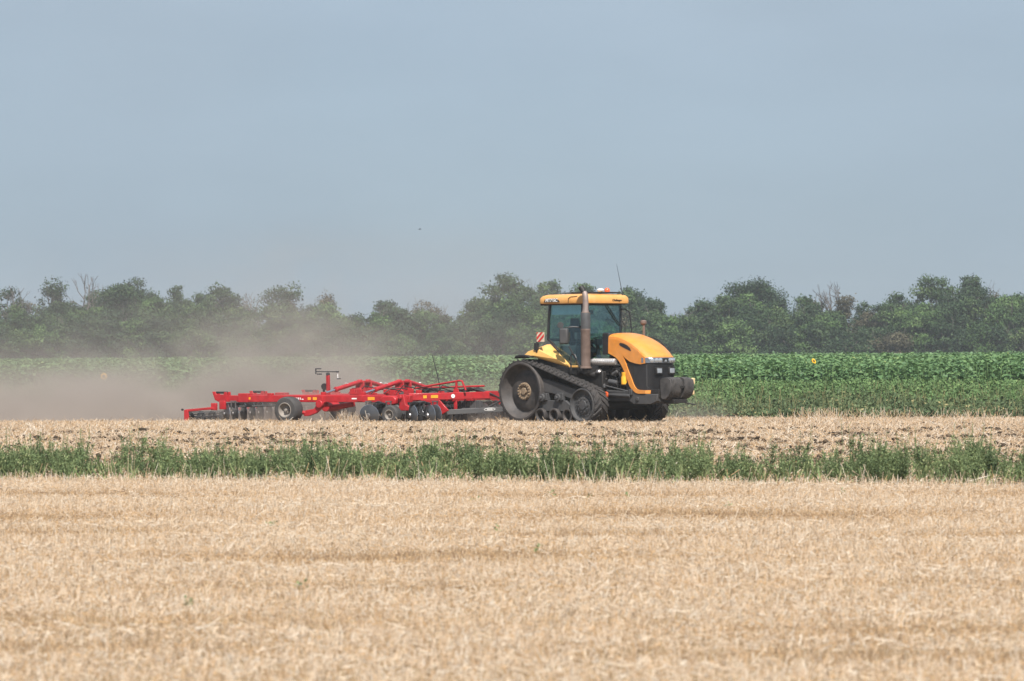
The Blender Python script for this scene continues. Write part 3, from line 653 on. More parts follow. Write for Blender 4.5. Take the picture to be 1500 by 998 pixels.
def trees():
    rg = np.random.default_rng(21)
    # (px, top row, distance, width px, kind, openness, shape, label, twiggy)
    T_ = [
        (16, 423, 505, 46, 0, .6, 'umbrella', 'thin open tree with flat leafy top at the far left end of the tree line', 3),
        (78, 408, 507, 40, 0, .62, 'umbrella', 'tall open tree with dark tufts on top beside the bare dead tree', 4),
        (84, 441, 503, 58, 0, .2, 'dome', 'dense rounded tree low between the tufted tree and the bare dead tree', 0),
        (176, 420, 506, 84, 0, .12, 'dome', 'broad dense dark tree just right of the bare dead tree', 0),
        (200, 409, 509, 60, 0, .2, 'dome', 'peaked tree topping the broad dense clump in the left of the tree line', 0),
        (258, 418, 505, 34, 0, .4, 'cone', 'narrow spiky tree just left of the umbrella shaped tree', 0),
        (320, 417, 507, 56, 0, .45, 'umbrella', 'umbrella shaped tree with a rounded canopy standing clear on a thin trunk', 0),
        (365, 455, 503, 30, 0, .4, 'dome', 'small tree in the dip right of the umbrella shaped tree', 2),
        (416, 417, 506, 74, 0, .5, 'dome', 'wide open crowned tree with sky showing through behind the dust plume', 2),
        (480, 430, 505, 46, 3, .6, 'cone', 'half bare brownish tree with upright twigs right of the wide open crowned tree', 10),
        (566, 441, 503, 48, 0, .15, 'dome', 'low round topped dense tree in the middle of the tree line', 0),
        (622, 441, 505, 54, 3, .5, 'dome', 'half bare tree with brown twigs just left of the gap before the tall group', 9),
        (700, 437, 504, 54, 1, .3, 'dome', 'leafy tree on the left shoulder of the tall group behind the tractor', 0),
        (738, 402, 508, 52, 1, .45, 'dome', 'tall airy tree highest of the group left of the tractor cab', 4),
        (766, 418, 506, 46, 1, .45, 'dome', 'airy tree directly right of the tallest one left of the cab', 6),
        (806, 411, 509, 50, 1, .4, 'dome', 'tree rising just above the left end of the cab roof', 3),
        (858, 416, 507, 60, 1, .35, 'dome', 'tree standing directly behind the tractor exhaust', 0),
        (922, 420, 505, 60, 0, .3, 'dome', 'dark tree rising behind the right end of the cab roof', 0),
        (958, 440, 503, 44, 0, .25, 'dome', 'dark tree behind the slim intake stack on the hood', 0),
        (1032, 441, 505, 50, 1, .2, 'dome', 'rounded tree left of the big domed tree on the right', 0),
        (1104, 412, 508, 92, 0, .08, 'dome', 'big dense domed tree standing above its neighbours right of the tractor', 0),
        (1066, 432, 504, 36, 0, .3, 'dome', 'smaller tree leaning against the left side of the big domed tree', 0),
        (1180, 435, 505, 60, 1, .25, 'dome', 'tree right of the big domed tree', 1),
        (1238, 436, 503, 40, 3, .45, 'cone', 'tree with dry reddish brown foliage under the bare twigs', 6),
        (1266, 441, 506, 26, 0, .6, 'umbrella', 'two small dark tufts of foliage on a thin tree in the low gap', 0),
        (1318, 430, 505, 40, 0, .3, 'dome', 'tree on the left slope of the broad tall group at right', 0),
        (1368, 405, 508, 84, 1, .15, 'dome', 'broad tall tree forming the highest crown on the right', 0),
        (1422, 404, 507, 46, 0, .3, 'dome', 'rounded dark tree standing apart right of the broad tall one', 0),
        (1455, 428, 505, 26, 3, .6, 'cone', 'thin brownish half bare tree near the right end of the line', 6),
        (1490, 431, 504, 54, 2, .2, 'dome', 'bright green tree at the right end of the tree line', 0)]
    for (px, ty, Y, wd, k, op, sh, lab, tw) in T_:
        tree(rg, px, ty, Y, wd, lab, k, op, .12 if op < .3 else .2, shape=sh, twiggy=tw)
    for (px, ty, Y, lab, wd) in [(48, 418, 506, 'bare tree with thin broken branches at the left end of the line', 34), (124, 400, 506, 'tall bare dead tree with forked pale branches against the sky', 44),
                                 (376, 428, 506, 'small bare twiggy tree left of the wide open crowned tree', 30), (1226, 411, 505, 'slender bare tree with twigs standing above the reddish brown foliage', 28),
                                 (990, 450, 504, 'thin bare twigs just right of the intake stack', 20), (1190, 428, 506, 'dead branch sticking out left above the tree right of the dome', 20)]:
        bare_tree(rg, px, ty, Y, lab, wd)
    # bright young growth in a brighter leaf colour
    for (px, ty, wd) in [(985, 466, 40), (1010, 478, 40)]:
        tree(rg, px, ty, 494, wd, 'pale bright green bush right of the hood', 2, .3, .1, 'bright bushes right of the hood', 'shrub', leaf=.3)
    # the closed mass of trees and bushes below the skyline, three staggered rows
    prof = [(-330, 452), (0, 449), (40, 451), (100, 449), (150, 433), (240, 431), (290, 440), (350, 456), (385, 450), (430, 443), (460, 452), (500, 458), (530, 464), (565, 454), (600, 458), (650, 472), (690, 450), (740, 434), (800, 432), (930, 438), (975, 460), (1000, 464), (1035, 450), (1075, 440), (1120, 434), (1160, 448), (1200, 452), (1255, 462), (1300, 448), (1370, 432), (1430, 434), (1500, 442), (1840, 446)]
    px_, ty_ = zip(*prof)
    for px in np.arange(-320, 1830, 46):                           # slimmer, looser trees just reaching the skyline
        p = px + rg.uniform(-16, 16); ty = np.interp(p, px_, ty_) - 2 + rg.normal(0, 7)
        tree(rg, p, ty, 511 + rg.uniform(-1, 1), rg.uniform(28, 50), 'loose crowned tree in the back row of the tree line', int(rg.choice([0, 1, 3], p=[.5, .42, .08])), rg.uniform(.35, .6), .1, 'loose trees in the back row of the tree line', shape=str(rg.choice(['dome', 'cone', 'dome'])), leaf=.26, twiggy=int(rg.choice([0, 4, 8])))
    for row, (Y, step, dh) in enumerate([(500, 40, 4), (494, 38, 18), (488, 36, 38)]):
        for px in np.arange(-330, 1840, step):
            p = px + rg.uniform(-12, 12) + row * 13; ty = np.interp(p, px_, ty_) - 4 + dh + rg.normal(0, 7)
            k = int(rg.choice([0, 1, 2, 3], p=[.40, .42, .15, .03]))
            if row == 2 and rg.uniform() < .2: k = 2
            tree(rg, p, ty, Y + rg.uniform(-2, 2), rg.uniform(44, 66), 'green leafy tree in the closed mass of foliage below the skyline of the tree line', k, rg.uniform(.1, .5), .04, 'trees filling the tree line', shape='dome', leaf=.28, twiggy=int(rg.choice([0, 3, 6], p=[.55, .25, .2])))
trees()

# ------------------------------------------------------------------ tracked tractor (x forward, y left, z up)
TY = R(46); IY = R(30)
TR = empty('crawler_tractor', (1.224, 102.0, 0), -TY)
tag(TR, 'dusty orange crawler tractor on rubber tracks with a white roof label and tall exhaust', 'tractor')

def belt_path(x0, z0, r0, x1, z1, r1, n=26):
    """closed outline round two wheels in the xz plane: list of (point, normal)"""
    d = math.hypot(x1 - x0, z1 - z0); a = math.atan2(z1 - z0, x1 - x0); b = math.acos((r0 - r1) / d)
    P = []
    for i in range(n + 1):
        t = a + b + (2 * math.pi - 2 * b) * i / n; P.append((x0 + r0 * math.cos(t), z0 + r0 * math.sin(t)))
    for i in range(n + 1):
        t = a - b + 2 * b * i / n; P.append((x1 + r1 * math.cos(t), z1 + r1 * math.sin(t)))
    return P

def resample(P, k):
    P = np.array(P + [P[0]]); s = np.concatenate([[0], np.cumsum(np.linalg.norm(np.diff(P, axis=0), axis=1))])
    t = np.linspace(0, s[-1], k, endpoint=False)
    return np.stack([np.interp(t, s, P[:, 0]), np.interp(t, s, P[:, 1])], 1), s[-1]

WZ, IX, IZ = .86, 2.33, .50
def track(yc):
    wdt = .50; Pn = belt_path(0, WZ, .80, IX, IZ, .455)
    k = 180; Q, per = resample(Pn, k); T = np.roll(Q, -1, 0) - np.roll(Q, 1, 0); T /= np.linalg.norm(T, axis=1)[:, None]; Nn = np.stack([T[:, 1], -T[:, 0]], 1)
    if ((Q - Q.mean(0)) * Nn).sum() < 0: Nn = -Nn
    def pt(s, y, h):
        i = s / per * k; i0 = int(math.floor(i)) % k; f = i - math.floor(i); i1 = (i0 + 1) % k
        q = Q[i0] * (1 - f) + Q[i1] * f; n = Nn[i0] * (1 - f) + Nn[i1] * f; q = q + n * h
        return (q[0], yc + y, q[1])
    b = MB(); vs = []; fs = []
    for i in range(k):
        s = per * i / k
        vs += [pt(s, -wdt / 2, 0), pt(s, -wdt / 2, .03), pt(s, wdt / 2, .03), pt(s, wdt / 2, 0)]
        j = (i + 1) % k
        fs += [(4 * i + a, 4 * i + (a + 1) % 4, 4 * j + (a + 1) % 4, 4 * j + a) for a in range(4)]
    b.add(vs, fs)
    n = int(per / .165)
    for i in range(n):                                   # chevron lugs, the two halves staggered
        for sgn in (-1, 1):
            s0 = per * (i + (.5 if sgn > 0 else 0)) / n
            c = []
            for h, ws in ((.028, .075), (.068, .048)):
                for yy, ss in ((.015, 0), (wdt / 2 - .005, -.17)):
                    for e in (-.5, .5): c.append(pt((s0 + ss + e * ws) % per, sgn * yy, h))
            b.add(c, [(0, 1, 3, 2), (4, 6, 7, 5), (0, 4, 5, 1), (2, 3, 7, 6), (0, 2, 6, 4), (1, 5, 7, 3)])
    return b

for sd in (-1, 1):
    yc = -1.15 if sd < 0 else 1.17; yo = yc + sd * .25; ax = (0, sd, 0)      # yo: outer face
    track(yc).build('rubber_track', M['rubber'], TR, angle=30)
    dw = MB().lathe([(.70, -.5), (.795, -.49), (.795, -.01), (.77, .012), (.73, .012), (.715, -.02), (.66, -.16), (.585, -.24), (.55, -.245), (.47, -.20), (.33, -.175), (.22, -.175), (.0, -.175)], (0, yo, WZ), ax, 64).build('drive_wheel', M['wheelmetal'], TR)
    hb = MB().lathe([(.24, -.178), (.235, -.14), (.155, -.13), (.15, -.165), (.10, -.165), (.09, -.11), (.0, -.105)], (0, yo, WZ), ax, 28)
    for k in range(16):
        a = 2 * math.pi * k / 16; c = (.2 * math.cos(a), yo, WZ + .2 * math.sin(a))
        hb.lathe([(.026, -.14), (.026, -.10), (0, -.095)], c, ax, 6)
    hb.build('wheel_hub', M['hub'], dw)
    iw = MB().lathe([(.40, -.5), (.45, -.49), (.45, -.01), (.44, .01), (.41, .01), (.40, -.03), (.385, -.09), (.33, -.105), (.24, -.09), (.225, -.06), (.13, -.05), (.12, -.02), (0, -.015)], (IX, yo, IZ), ax, 48).build('idler_wheel', M['castgrey'], TR)
    hb = MB()
    for k in range(10):
        a = 2 * math.pi * k / 10; c = (IX + .18 * math.cos(a), yo, IZ + .18 * math.sin(a)); hb.lathe([(.024, -.06), (.024, -.03), (0, -.028)], c, ax, 6)
    for k in range(18):
        a = 2 * math.pi * k / 18; c = (IX + .29 * math.cos(a), yo, IZ + .29 * math.sin(a)); hb.lathe([(.016, -.1), (.016, -.075), (0, -.073)], c, ax, 6)
    hb.build('wheel_bolts', M['castgrey'], iw)
    for rx in (.74, 1.26, 1.77):
        MB().lathe([(.0, -.30), (.165, -.30), (.185, -.28), (.185, -.01), (.175, 0), (.145, 0), (.135, -.02), (.125, -.16), (0, -.17)], (rx, yo, .225), ax, 28).build('track_roller', M['wheelmetal'], TR)
    yi = yc + sd * .06
    f = MB()
    f.xz([(.45, 1.26), (.95, 1.16), (1.98, .92), (1.98, .62), (1.60, .72), (.85, .84), (.55, .84)], yi - .07, yi + .07)
    f.xz([(.62, .62), (1.62, .62), (1.9, .42), (1.75, .33), (.72, .33), (.5, .45)], yi - .1, yi + .1)
    for cx_ in (.80, 1.40):
        f.lathe([(0, .2), (.10, .2), (.105, .18), (.105, 0), (0, 0)], (cx_, yi, .69), ax, 18)
        f.box((cx_ + .05, yi + sd * .07, .72), (.22, .16, .20))
        f.lathe([(0, .245), (.045, .245), (.045, .19)], (cx_, yi, .69), ax, 12)
    f.build('track_frame', M['castgrey'], TR, bevel=.012)

# body between the tracks
b = MB(); b.box((.35, 0, .86), (1.7, 1.5, .55)); b.box((1.55, 0, 1.12), (1.7, 1.36, .55)); b.box((.0, 0, 1.25), (.9, 1.1, .5)); b.lathe([(.0, -.9), (.2, -.9), (.2, .9), (0, .9)], (0, 0, WZ), (0, 1, 0), 20)
b.lathe([(.0, -.95), (.12, -.95), (.12, .95), (0, .95)], (IX, 0, IZ), (0, 1, 0), 16)
b.build('transmission', M['deep'], TR, bevel=.03)
b = MB()
b.xz([(2.05, .90), (2.38, .90), (3.05, .86), (3.42, .90), (3.62, .78), (4.26, .79), (4.24, .60), (4.02, .52), (3.4, .52), (3.25, .60), (2.05, .60)], -.53, -.38)
b.xz([(2.05, .90), (2.38, .90), (3.05, .86), (3.42, .90), (3.62, .78), (4.26, .79), (4.24, .60), (4.02, .52), (3.4, .52), (3.25, .60), (2.05, .60)], .38, .53)
b.box((3.75, 0, .65), (.95, .7, .22)); b.box((4.2, 0, .72), (.14, .8, .3))
b.box((3.32, -.56, .84), (.12, .05, .16)); b.box((3.55, -.545, .66), (.1, .04, .1))
b.build('chassis_frame', M['castgrey'], TR, bevel=.015)
MB().lathe([(0, 0), (.085, 0), (.085, .04), (.07, .055), (0, .06)], (2.42, -.535, .77), (0, -1, 0), 20).build('side_marker_lamp', M['lampred'], TR)
b = MB().box((2.42, -.50, .77), (.26, .05, .24)); b.tube([(2.48, -.52, .77), (2.9, -.56, .75), (3.3, -.55, .74)], .055, 10); b.tube([(2.0, -.6, 1.08), (2.5, -.62, 1.0), (3.25, -.58, .86)], .022, 8); b.build('side_strut', M['castgrey'], TR, bevel=.01)

# engine bay
rgE = random.Random(4)
e = MB(); e.box((2.75, 0, 1.25), (1.35, .62, .8)); e.box((2.3, 0, 1.2), (.5, .8, .6))
for k in range(44):
    x = rgE.uniform(2.15, 3.15); z = rgE.uniform(.98, 1.66); s = rgE.uniform(.04, .15)
    if rgE.random() < .5: e.box((x, -.36 - rgE.uniform(0, .12), z), (s * 1.3, .12, s))
    else: e.lathe([(0, 0), (s * .45, 0), (s * .45, .14), (s * .3, .16), (0, .16)], (x, -.33 - rgE.uniform(0, .1), z), (rgE.uniform(-.3, .3), -1, rgE.uniform(-.2, .3)), 12)
eng = e.build('engine', M['deep'], TR, bevel=.008)
h = MB()
for k in range(16):
    x = rgE.uniform(2.15, 2.9); z = rgE.uniform(.95, 1.55); q = [(x, -.45 - rgE.uniform(0, .08), z)]
    for j in range(4): q.append((q[-1][0] + rgE.uniform(-.02, .17), -.47 - rgE.uniform(0, .08), q[-1][2] + rgE.uniform(-.14, .12)))
    h.tube(q, rgE.choice([.012, .018, .028]), 7)
h.build('engine_hose', M['black'], eng)
s_ = MB()
pr = [(.0, 0), (.075, 0)] + [(.085 + (.012 if i % 2 else 0), .05 + i * .035) for i in range(22)] + [(.075, .85), (0, .85)]
s_.lathe(pr, (1.93, -.60, 1.645), (1, .06, -.01), 18).build('silver_pipe', M['foil'], eng)
MB().lathe([(0, 0), (.07, 0), (.085, .02), (.085, .2), (.07, .24), (.075, .26), (.075, .33), (0, .34)], (3.05, -.52, 1.03), (0, 0, 1), 18).build('fuel_filter', M['yellowsteel'], eng)
s_ = MB(); s_.lathe([(0, 0), (.09, 0), (.10, .04), (.06, .08), (0, .085)], (2.25, -.66, 1.36), (0, -.4, .9), 16); s_.lathe([(0, 0), (.02, 0), (.02, .01)], (2.25, -.66, 1.36), (0, -.4, .9), 8)
s_.build('oil_filler', M['steel'], eng)
s_ = MB(); s_.tube([(2.25, -.6, 1.34), (2.32, -.62, 1.1), (2.42, -.6, .95)], .05, 10); s_.lathe([(0, 0), (.07, 0), (.07, .25), (.05, .3), (0, .3)], (2.5, -.52, 1.12), (1, 0, -.15), 14); s_.lathe([(0, 0), (.06, 0), (.06, .2), (0, .22)], (2.62, -.5, 1.3), (.8, 0, .4), 14)
s_.build('starter_motor', M['castgrey'], eng)
b = MB(); b.box((2.37, 0, 2.12), (.26, 1.06, .58)); b.box((2.45, 0, 1.75), (.08, .9, .3)); b.build('air_box', M['black'], TR, bevel=.03)

# hood
secs = [(2.49, 2.41), (2.65, 2.415), (2.85, 2.385), (3.1, 2.315), (3.35, 2.215), (3.6, 2.08), (3.8, 1.93), (3.93, 1.80)]
def crown(zc): return [(-.545, zc - .17), (-.535, zc - .10), (-.49, zc - .055), (-.36, zc - .02), (-.18, zc - .003), (0, zc), (.18, zc - .003), (.36, zc - .02), (.49, zc - .055), (.535, zc - .10), (.545, zc - .17)]
def nose(y): return .20 * (1 - (abs(y) / .545) ** 3.2)           # how far the nose bulges forward of its corners
hd = MB(); V = []; F = []; ns = len(crown(1))
for i, (x, zc) in enumerate(secs):
    k = i / (len(secs) - 1)
    for (y, z) in crown(zc): V.append((x + (nose(y) - .10) * k ** 2, y, z))
for i in range(len(secs) - 1):
    for j in range(ns - 1): F.append((i * ns + j, i * ns + j + 1, (i + 1) * ns + j + 1, (i + 1) * ns + j))
b0 = len(V)                                                       # front lip down to the lamp strip, back closed
for (y, z) in crown(1.80): V.append((3.93 + nose(y) - .10 + .012, y * .995, 1.755 if abs(y) < .54 else 1.62))
l = len(secs) - 1
for j in range(ns - 1): F.append((l * ns + j, l * ns + j + 1, b0 + j + 1, b0 + j))
F.append(tuple(range(ns)))
hd.add(V, F)
side = [(2.49, 2.245), (2.65, 2.25), (2.85, 2.22), (3.1, 2.15), (3.35, 2.05), (3.6, 1.91), (3.84, 1.76), (3.84, 1.60), (3.66, 1.575), (3.47, 1.60), (3.28, 1.645), (3.14, 1.72), (3.02, 1.81), (3.10, 1.64), (3.19, 1.46), (3.27, 1.31), (3.34, 1.18), (3.40, 1.06), (3.46, .975), (3.53, .92), (3.61, .90), (3.84, .89), (3.84, .80), (3.59, .80), (3.49, .82), (3.41, .87), (3.33, .93), (3.26, 1.01), (3.19, 1.15), (3.11, 1.32), (3.01, 1.49), (2.89, 1.65), (2.77, 1.75), (2.64, 1.81), (2.48, 1.87)]
for sg in (-1, 1): hd.xz(side, sg * .548, sg * .505)
# painted lip running round under the grille
lip = [(-.548, 3.84)] + [(y, 3.85 + nose(y) - .005) for y in (-.5, -.4, -.25, -.1, .1, .25, .4, .5)] + [(.548, 3.84)]
for (y0, x0), (y1, x1) in zip(lip[:-1], lip[1:]):
    hd.add([(x0, y0, .80), (x1, y1, .80), (x1, y1, .89), (x0, y0, .89), (x0 - .05, y0, .80), (x1 - .05, y1, .80), (x1 - .05, y1, .89), (x0 - .05, y0, .89)], [(0, 1, 2, 3), (7, 6, 5, 4), (3, 2, 6, 7), (0, 4, 5, 1)])
hood = hd.build('hood', M['orange'], TR, angle=28)
vp = [(2.90, 2.12), (2.93, 2.145), (3.06, 2.125), (3.19, 2.075), (3.29, 2.01), (3.335, 1.93), (3.31, 1.925), (3.14, 1.985), (2.96, 2.055), (2.91, 2.08)]
for sg in (-1, 1): MB().xz(vp, sg * .53, sg * .553).build('hood_vent', M['black'], hood)
b = MB(); b.prism([(x, y, 2.135 + .0) for x, y in []] or [(3.30, -.30, 2.20), (3.72, -.30, 1.965), (3.72, .30, 1.965), (3.30, .30, 2.20)], (0.012, 0, .022)); b.build('hood_panel', M['orange'], hood, bevel=.01)
# grille: black nose wrapped round the front under the lamps, fine vertical ribs
gr = MB(); ys = np.linspace(-.53, .53, 41); out = [(3.86 + nose(y) - .03, y) for y in ys]
ring = [(3.12, -.505)] + [(3.82, -.53)] + out[1:-1] + [(3.82, .53), (3.12, .505)]
gr.prism([(x, y, .885) for x, y in ring], (0, 0, .72))
for i, y in enumerate(ys[1:-1]):
    if abs(y) > .48: continue
    gr.box((3.86 + nose(y) - .024, y, 1.24), (.022, .009, .64))
gril = gr.build('front_grille', M['black'], hood)
b = MB()
for sg in (-1,): b.xz([(3.10, 1.56), (3.40, 1.56), (3.52, 1.0), (3.38, 1.15)], sg * .515, sg * .500)
b.build('side_grille', M['deep'], hood)
b = MB(); b.tube([(3.87, -.52, 1.56), (3.875, -.52, 1.0), (3.9, -.48, .95), (3.99, -.3, .93)], .008, 6); b.build('grille_trim', M['castgrey'], gril)
# lamp strip
st = MB(); ys = np.linspace(-.545, .545, 25); o1 = [(3.86 + nose(y) + .005, y) for y in ys]; ring = [(3.70, -.551)] + o1 + [(3.70, .551)]
st.prism([(x, y, 1.605) for x, y in ring], (0, 0, .145)); strip = st.build('lamp_strip', M['lampbowl'], hood, bevel=.008)
for y in (-.42, -.30, -.19, .19, .30, .42):
    x = 3.86 + nose(y) + .004; nrm = Vector((1, (3.2 * .2 / .545) * (abs(y) / .545) ** 2.2 * (1 if y > 0 else -1), 0))
    MB().lathe([(.062, -.01), (.062, .012), (.05, .018), (.02, .03), (0, .031)], (x, y, 1.677), nrm, 20).build('headlight', M['lens'], strip)
b = MB(); b.box((4.072, 0, 1.677), (.012, .20, .115)); bd = b.build('nose_badge', M['deep'], strip)
b = MB(); b.add([(4.082, -.05, 1.645), (4.082, .05, 1.645), (4.082, 0, 1.71)], [(0, 1, 2)]); b.add([(4.082, -.075, 1.645), (4.082, -.055, 1.645), (4.082, -.03, 1.68)], [(0, 1, 2)]); b.build('badge_mark', M['lens'], strip)
for y in (-.24, .24):
    x = 3.86 + nose(y)
    wl = MB().box((x - .01, y, 1.40), (.09, .24, .20)).build('work_light', M['deep'], gril, bevel=.02)
    MB().box((x + .037, y, 1.40), (.02, .17, .125)).build('work_light_lens', M['lens'], hood, bevel=.015)

# front weights: suitcase plates on a carrier
wt = MB(); wt.box((4.24, 0, .86), (.12, .72, .34)); wt.box((4.12, -.42, .80), (.3, .1, .22)); wt.box((4.12, .42, .80), (.3, .1, .22)); wt.tube([(4.3, .1, .62), (4.75, .42, .50)], .02, 6); wt.box((4.42, 0, .60), (.36, .5, .1))
WT = wt.build('weight_carrier', M['deep'], TR, bevel=.015)
pl = [(4.27, 1.20), (4.33, 1.235), (4.58, 1.235), (4.67, 1.19), (4.695, 1.08), (4.68, .86), (4.60, .72), (4.48, .64), (4.36, .62), (4.29, .68), (4.27, .9)]
first = None
for k in range(16):
    y = -.44 + k * .056; r_ = 1 - .10 * abs((k - 7.5) / 7.5) ** 4
    pp = [(4.46 + (x - 4.46) * r_, .92 + (z - .92) * r_) for x, z in pl]
    if 7 <= k <= 8: pp = [(x if x < 4.5 else x - .05, z if z < 1.1 else z - .04) for x, z in pp]
    MB().xz(pp, y, y + .049).build('weight_plate', M['weight'], WT, bevel=.006)
MB().box((4.69, -.02, .98), (.03, .16, .05)).build('pin_slot', M['deep'], WT)
mk = MB().box((4.52, .53, 1.12), (.13, .11, .17)); mk.box((4.52, .53, .82), (.11, .09, .12)); mk.build('marker_plate', M['cream'], TR, bevel=.02)
MB().box((4.50, .50, .97), (.12, .12, .32)).build('marker_bracket', M['castgrey'], TR, bevel=.02)

# cab
cabz0 = 1.42
wp = [(.47, 3.2), (1.70, 3.19), (1.70, 1.42), (1.14, 1.42), (.96, 1.64), (.78, 1.93), (.58, 2.13), (.39, 2.26), (.42, 2.75)]
cf = MB()
for sg in (-1, 1):
    pts = [(x, sg * .72, z) for x, z in wp]
    for a, c in zip(pts, pts[1:] + pts[:1]): cf.beam(a, c, .055, .06, (0, 1, 0))
    for p in pts: cf.lathe([(0, -.03), (.032, -.03), (.032, .03), (0, .03)], p, (0, 1, 0), 10)
cf.beam((1.72, -.72, 3.19), (1.72, .72, 3.19), .06, .07); cf.beam((1.74, -.72, 1.46), (1.74, .72, 1.46), .06, .1)
cf.beam((.44, -.72, 3.19), (.44, .72, 3.19), .06, .07); cf.beam((.40, -.72, 2.24), (.40, .72, 2.24), .06, .08)
cf.box((1.05, 0, 1.44), (1.3, 1.36, .08)); cf.box((.55, 0, 1.75), (.35, 1.36, .55)); cf.box((1.72, 0, 1.60), (.05, 1.36, .26))
cabf = cf.build('cab_frame', M['black'], TR, bevel=.008)
def pane(name, poly, off, parent):
    return MB().prism(poly, off).build(name, M['glass'], parent)
for sg in (-1, 1): pane('side_window', [(x * .985 + .016, sg * .715, z * .99 + .02) for x, z in wp], (0, sg * .006, 0), cabf)
pane('windshield', [(1.725, -.70, 1.70), (1.725, .70, 1.70), (1.725, .70, 3.16), (1.725, -.70, 3.16)], (.006, 0, 0), cabf)
pane('rear_window', [(.42, -.70, 2.28), (.42, .70, 2.28), (.44, .70, 3.16), (.44, -.70, 3.16)], (-.006, 0, 0), cabf)
MB().box((1.08, -.685, 3.04), (1.14, .012, .26)).build('sky_reflection', M['skystrip'], cabf, bevel=.02)  # pale blue panel added to stand in for sky reflected in the glass
wpz = MB()
for y0 in (.10, .18): wpz.tube([(1.745, y0, 3.16), (1.75, y0 + .34, 2.78), (1.75, y0 + .50, 2.62)], .012, 6)
wpz.build('wiper', M['black'], cabf)
# interior
b = MB(); b.box((.95, .05, 1.95), (.50, .52, .16)); b.box((.70, .05, 2.30), (.14, .50, .66), Matrix.Rotation(-.12, 3, 'Y')); b.box((.64, .05, 2.72), (.11, .30, .20)); b.box((.95, .05, 1.68), (.34, .34, .4)); b.box((.98, -.30, 2.16), (.46, .1, .08)); b.box((.98, .40, 2.16), (.46, .1, .08))
b.build('seat', M['seat'], TR, bevel=.04)
b = MB(); b.tube([(1.62, .05, 1.5), (1.46, .05, 2.2)], .05, 8); b.lathe([(.19, -.014), (.205, 0), (.19, .014), (.175, 0), (.19, -.014)], (1.44, .05, 2.22), (-.5, 0, .87), 24); b.tube([(1.44, -.14, 2.22), (1.44, .24, 2.22)], .014, 6); b.box((1.58, .05, 2.18), (.1, .3, .16)); b.build('steering_wheel', M['seat'], TR)
b = MB(); b.box((1.0, -.48, 1.78), (.6, .18, .6)); b.box((1.30, -.50, 2.34), (.05, .22, .18)); b.tube([(1.2, -.5, 2.0), (1.28, -.5, 2.3)], .018, 6); b.box((1.45, -.3, 2.98), (.2, .3, .12)); b.build('console', M['cabliner'], TR, bevel=.02)
# roof
rf = MB(); pr_ = []
prof = [(.0, .02), (.06, -.01), (.17, -.035)]
def ro(inset, z, lift=0):
    x0, x1, y0 = .12 + inset, 1.98 - inset * .8, .83 - inset
    c = .14; P = []
    for cx_, cy_, a0 in ((x1 - c, y0 - c, 0), (x0 + c, y0 - c, 90), (x0 + c, -y0 + c, 180), (x1 - c, -y0 + c, 270)):
        for k in range(6): a = R(a0 + 18 * k); P.append((cx_ + c * math.cos(a), cy_ + c * math.sin(a), z + lift * (cx_ - 1)))
    return P
rings = [ro(.07, 3.20), ro(.0, 3.215), ro(-.01, 3.26), ro(.0, 3.36), ro(.05, 3.42), ro(.16, 3.455), ro(.5, 3.47)]
V = []; F = []
for r_ in rings: V += r_
n = 24
for i in range(len(rings) - 1):
    for j in range(n): F.append((i * n + j, i * n + (j + 1) % n, (i + 1) * n + (j + 1) % n, (i + 1) * n + j))
F += [tuple(reversed(range(n))), tuple((len(rings) - 1) * n + j for j in range(n))]
rf.add(V, F); roof = rf.build('roof', M['roofpaint'], TR, angle=45)
b = MB(); b.box((1.02, 0, 3.195), (1.74, 1.54, .03)); b.box((.30, 0, 3.19), (.36, 1.5, .05)); b.build('roof_liner', M['black'], roof, bevel=.01)
b = MB(); b.tube([(1.28, -.838, 3.23), (1.29, -.842, 3.34), (1.36, -.838, 3.385), (1.6, -.815, 3.40)], .009, 6); b.build('roof_seam', M['deep'], roof)
lp = [(.36, 3.25), (.38, 3.30), (.44, 3.345), (.82, 3.345), (.92, 3.30), (.96, 3.255)]
MB().xz(lp, -.838, -.848).build('roof_label', M['deep'], roof)
text_part('label_text', 'MT765C', .118, M['white'], roof, (.645, -.850, 3.297), (R(90), 0, 0), shear=.15, sx=1.08, off=.004)
text_part('script_text', 'Challenger', .085, M['deep'], roof, (1.992, .30, 3.295), (R(90), 0, R(90)), shear=.35)
b = MB(); b.beam((.75, -.52, 3.495), (1.85, -.52, 3.495), .05, .03); b.beam((.75, .52, 3.495), (1.85, .52, 3.495), .05, .03); b.beam((1.85, -.55, 3.50), (1.85, .55, 3.50), .09, .035); b.beam((1.15, -.55, 3.50), (1.15, .55, 3.50), .06, .03); b.beam((.78, -.55, 3.495), (.78, .55, 3.495), .06, .03)
b.build('roof_rack', M['black'], roof, bevel=.006)
b = MB(); b.lathe([(.045, 0), (.05, .02), (.09, .05), (.095, .075), (.07, .10), (0, .115)], (1.70, -.03, 3.50), (0, 0, 1), 20); b.build('receiver_dome', M['white'], roof)
b = MB(); b.lathe([(.06, 0), (.075, .02), (.075, .07), (.06, .105), (.03, .125), (0, .13)], (1.80, .12, 3.50), (0, 0, 1), 18); b.build('beacon', M['lampred'], roof)
b = MB(); b.tube([(1.91, .6, 3.42), (1.83, .6, 3.75), (1.69, .6, 4.27)], [.012, .008, .004], 6); b.build('antenna', M['black'], roof)

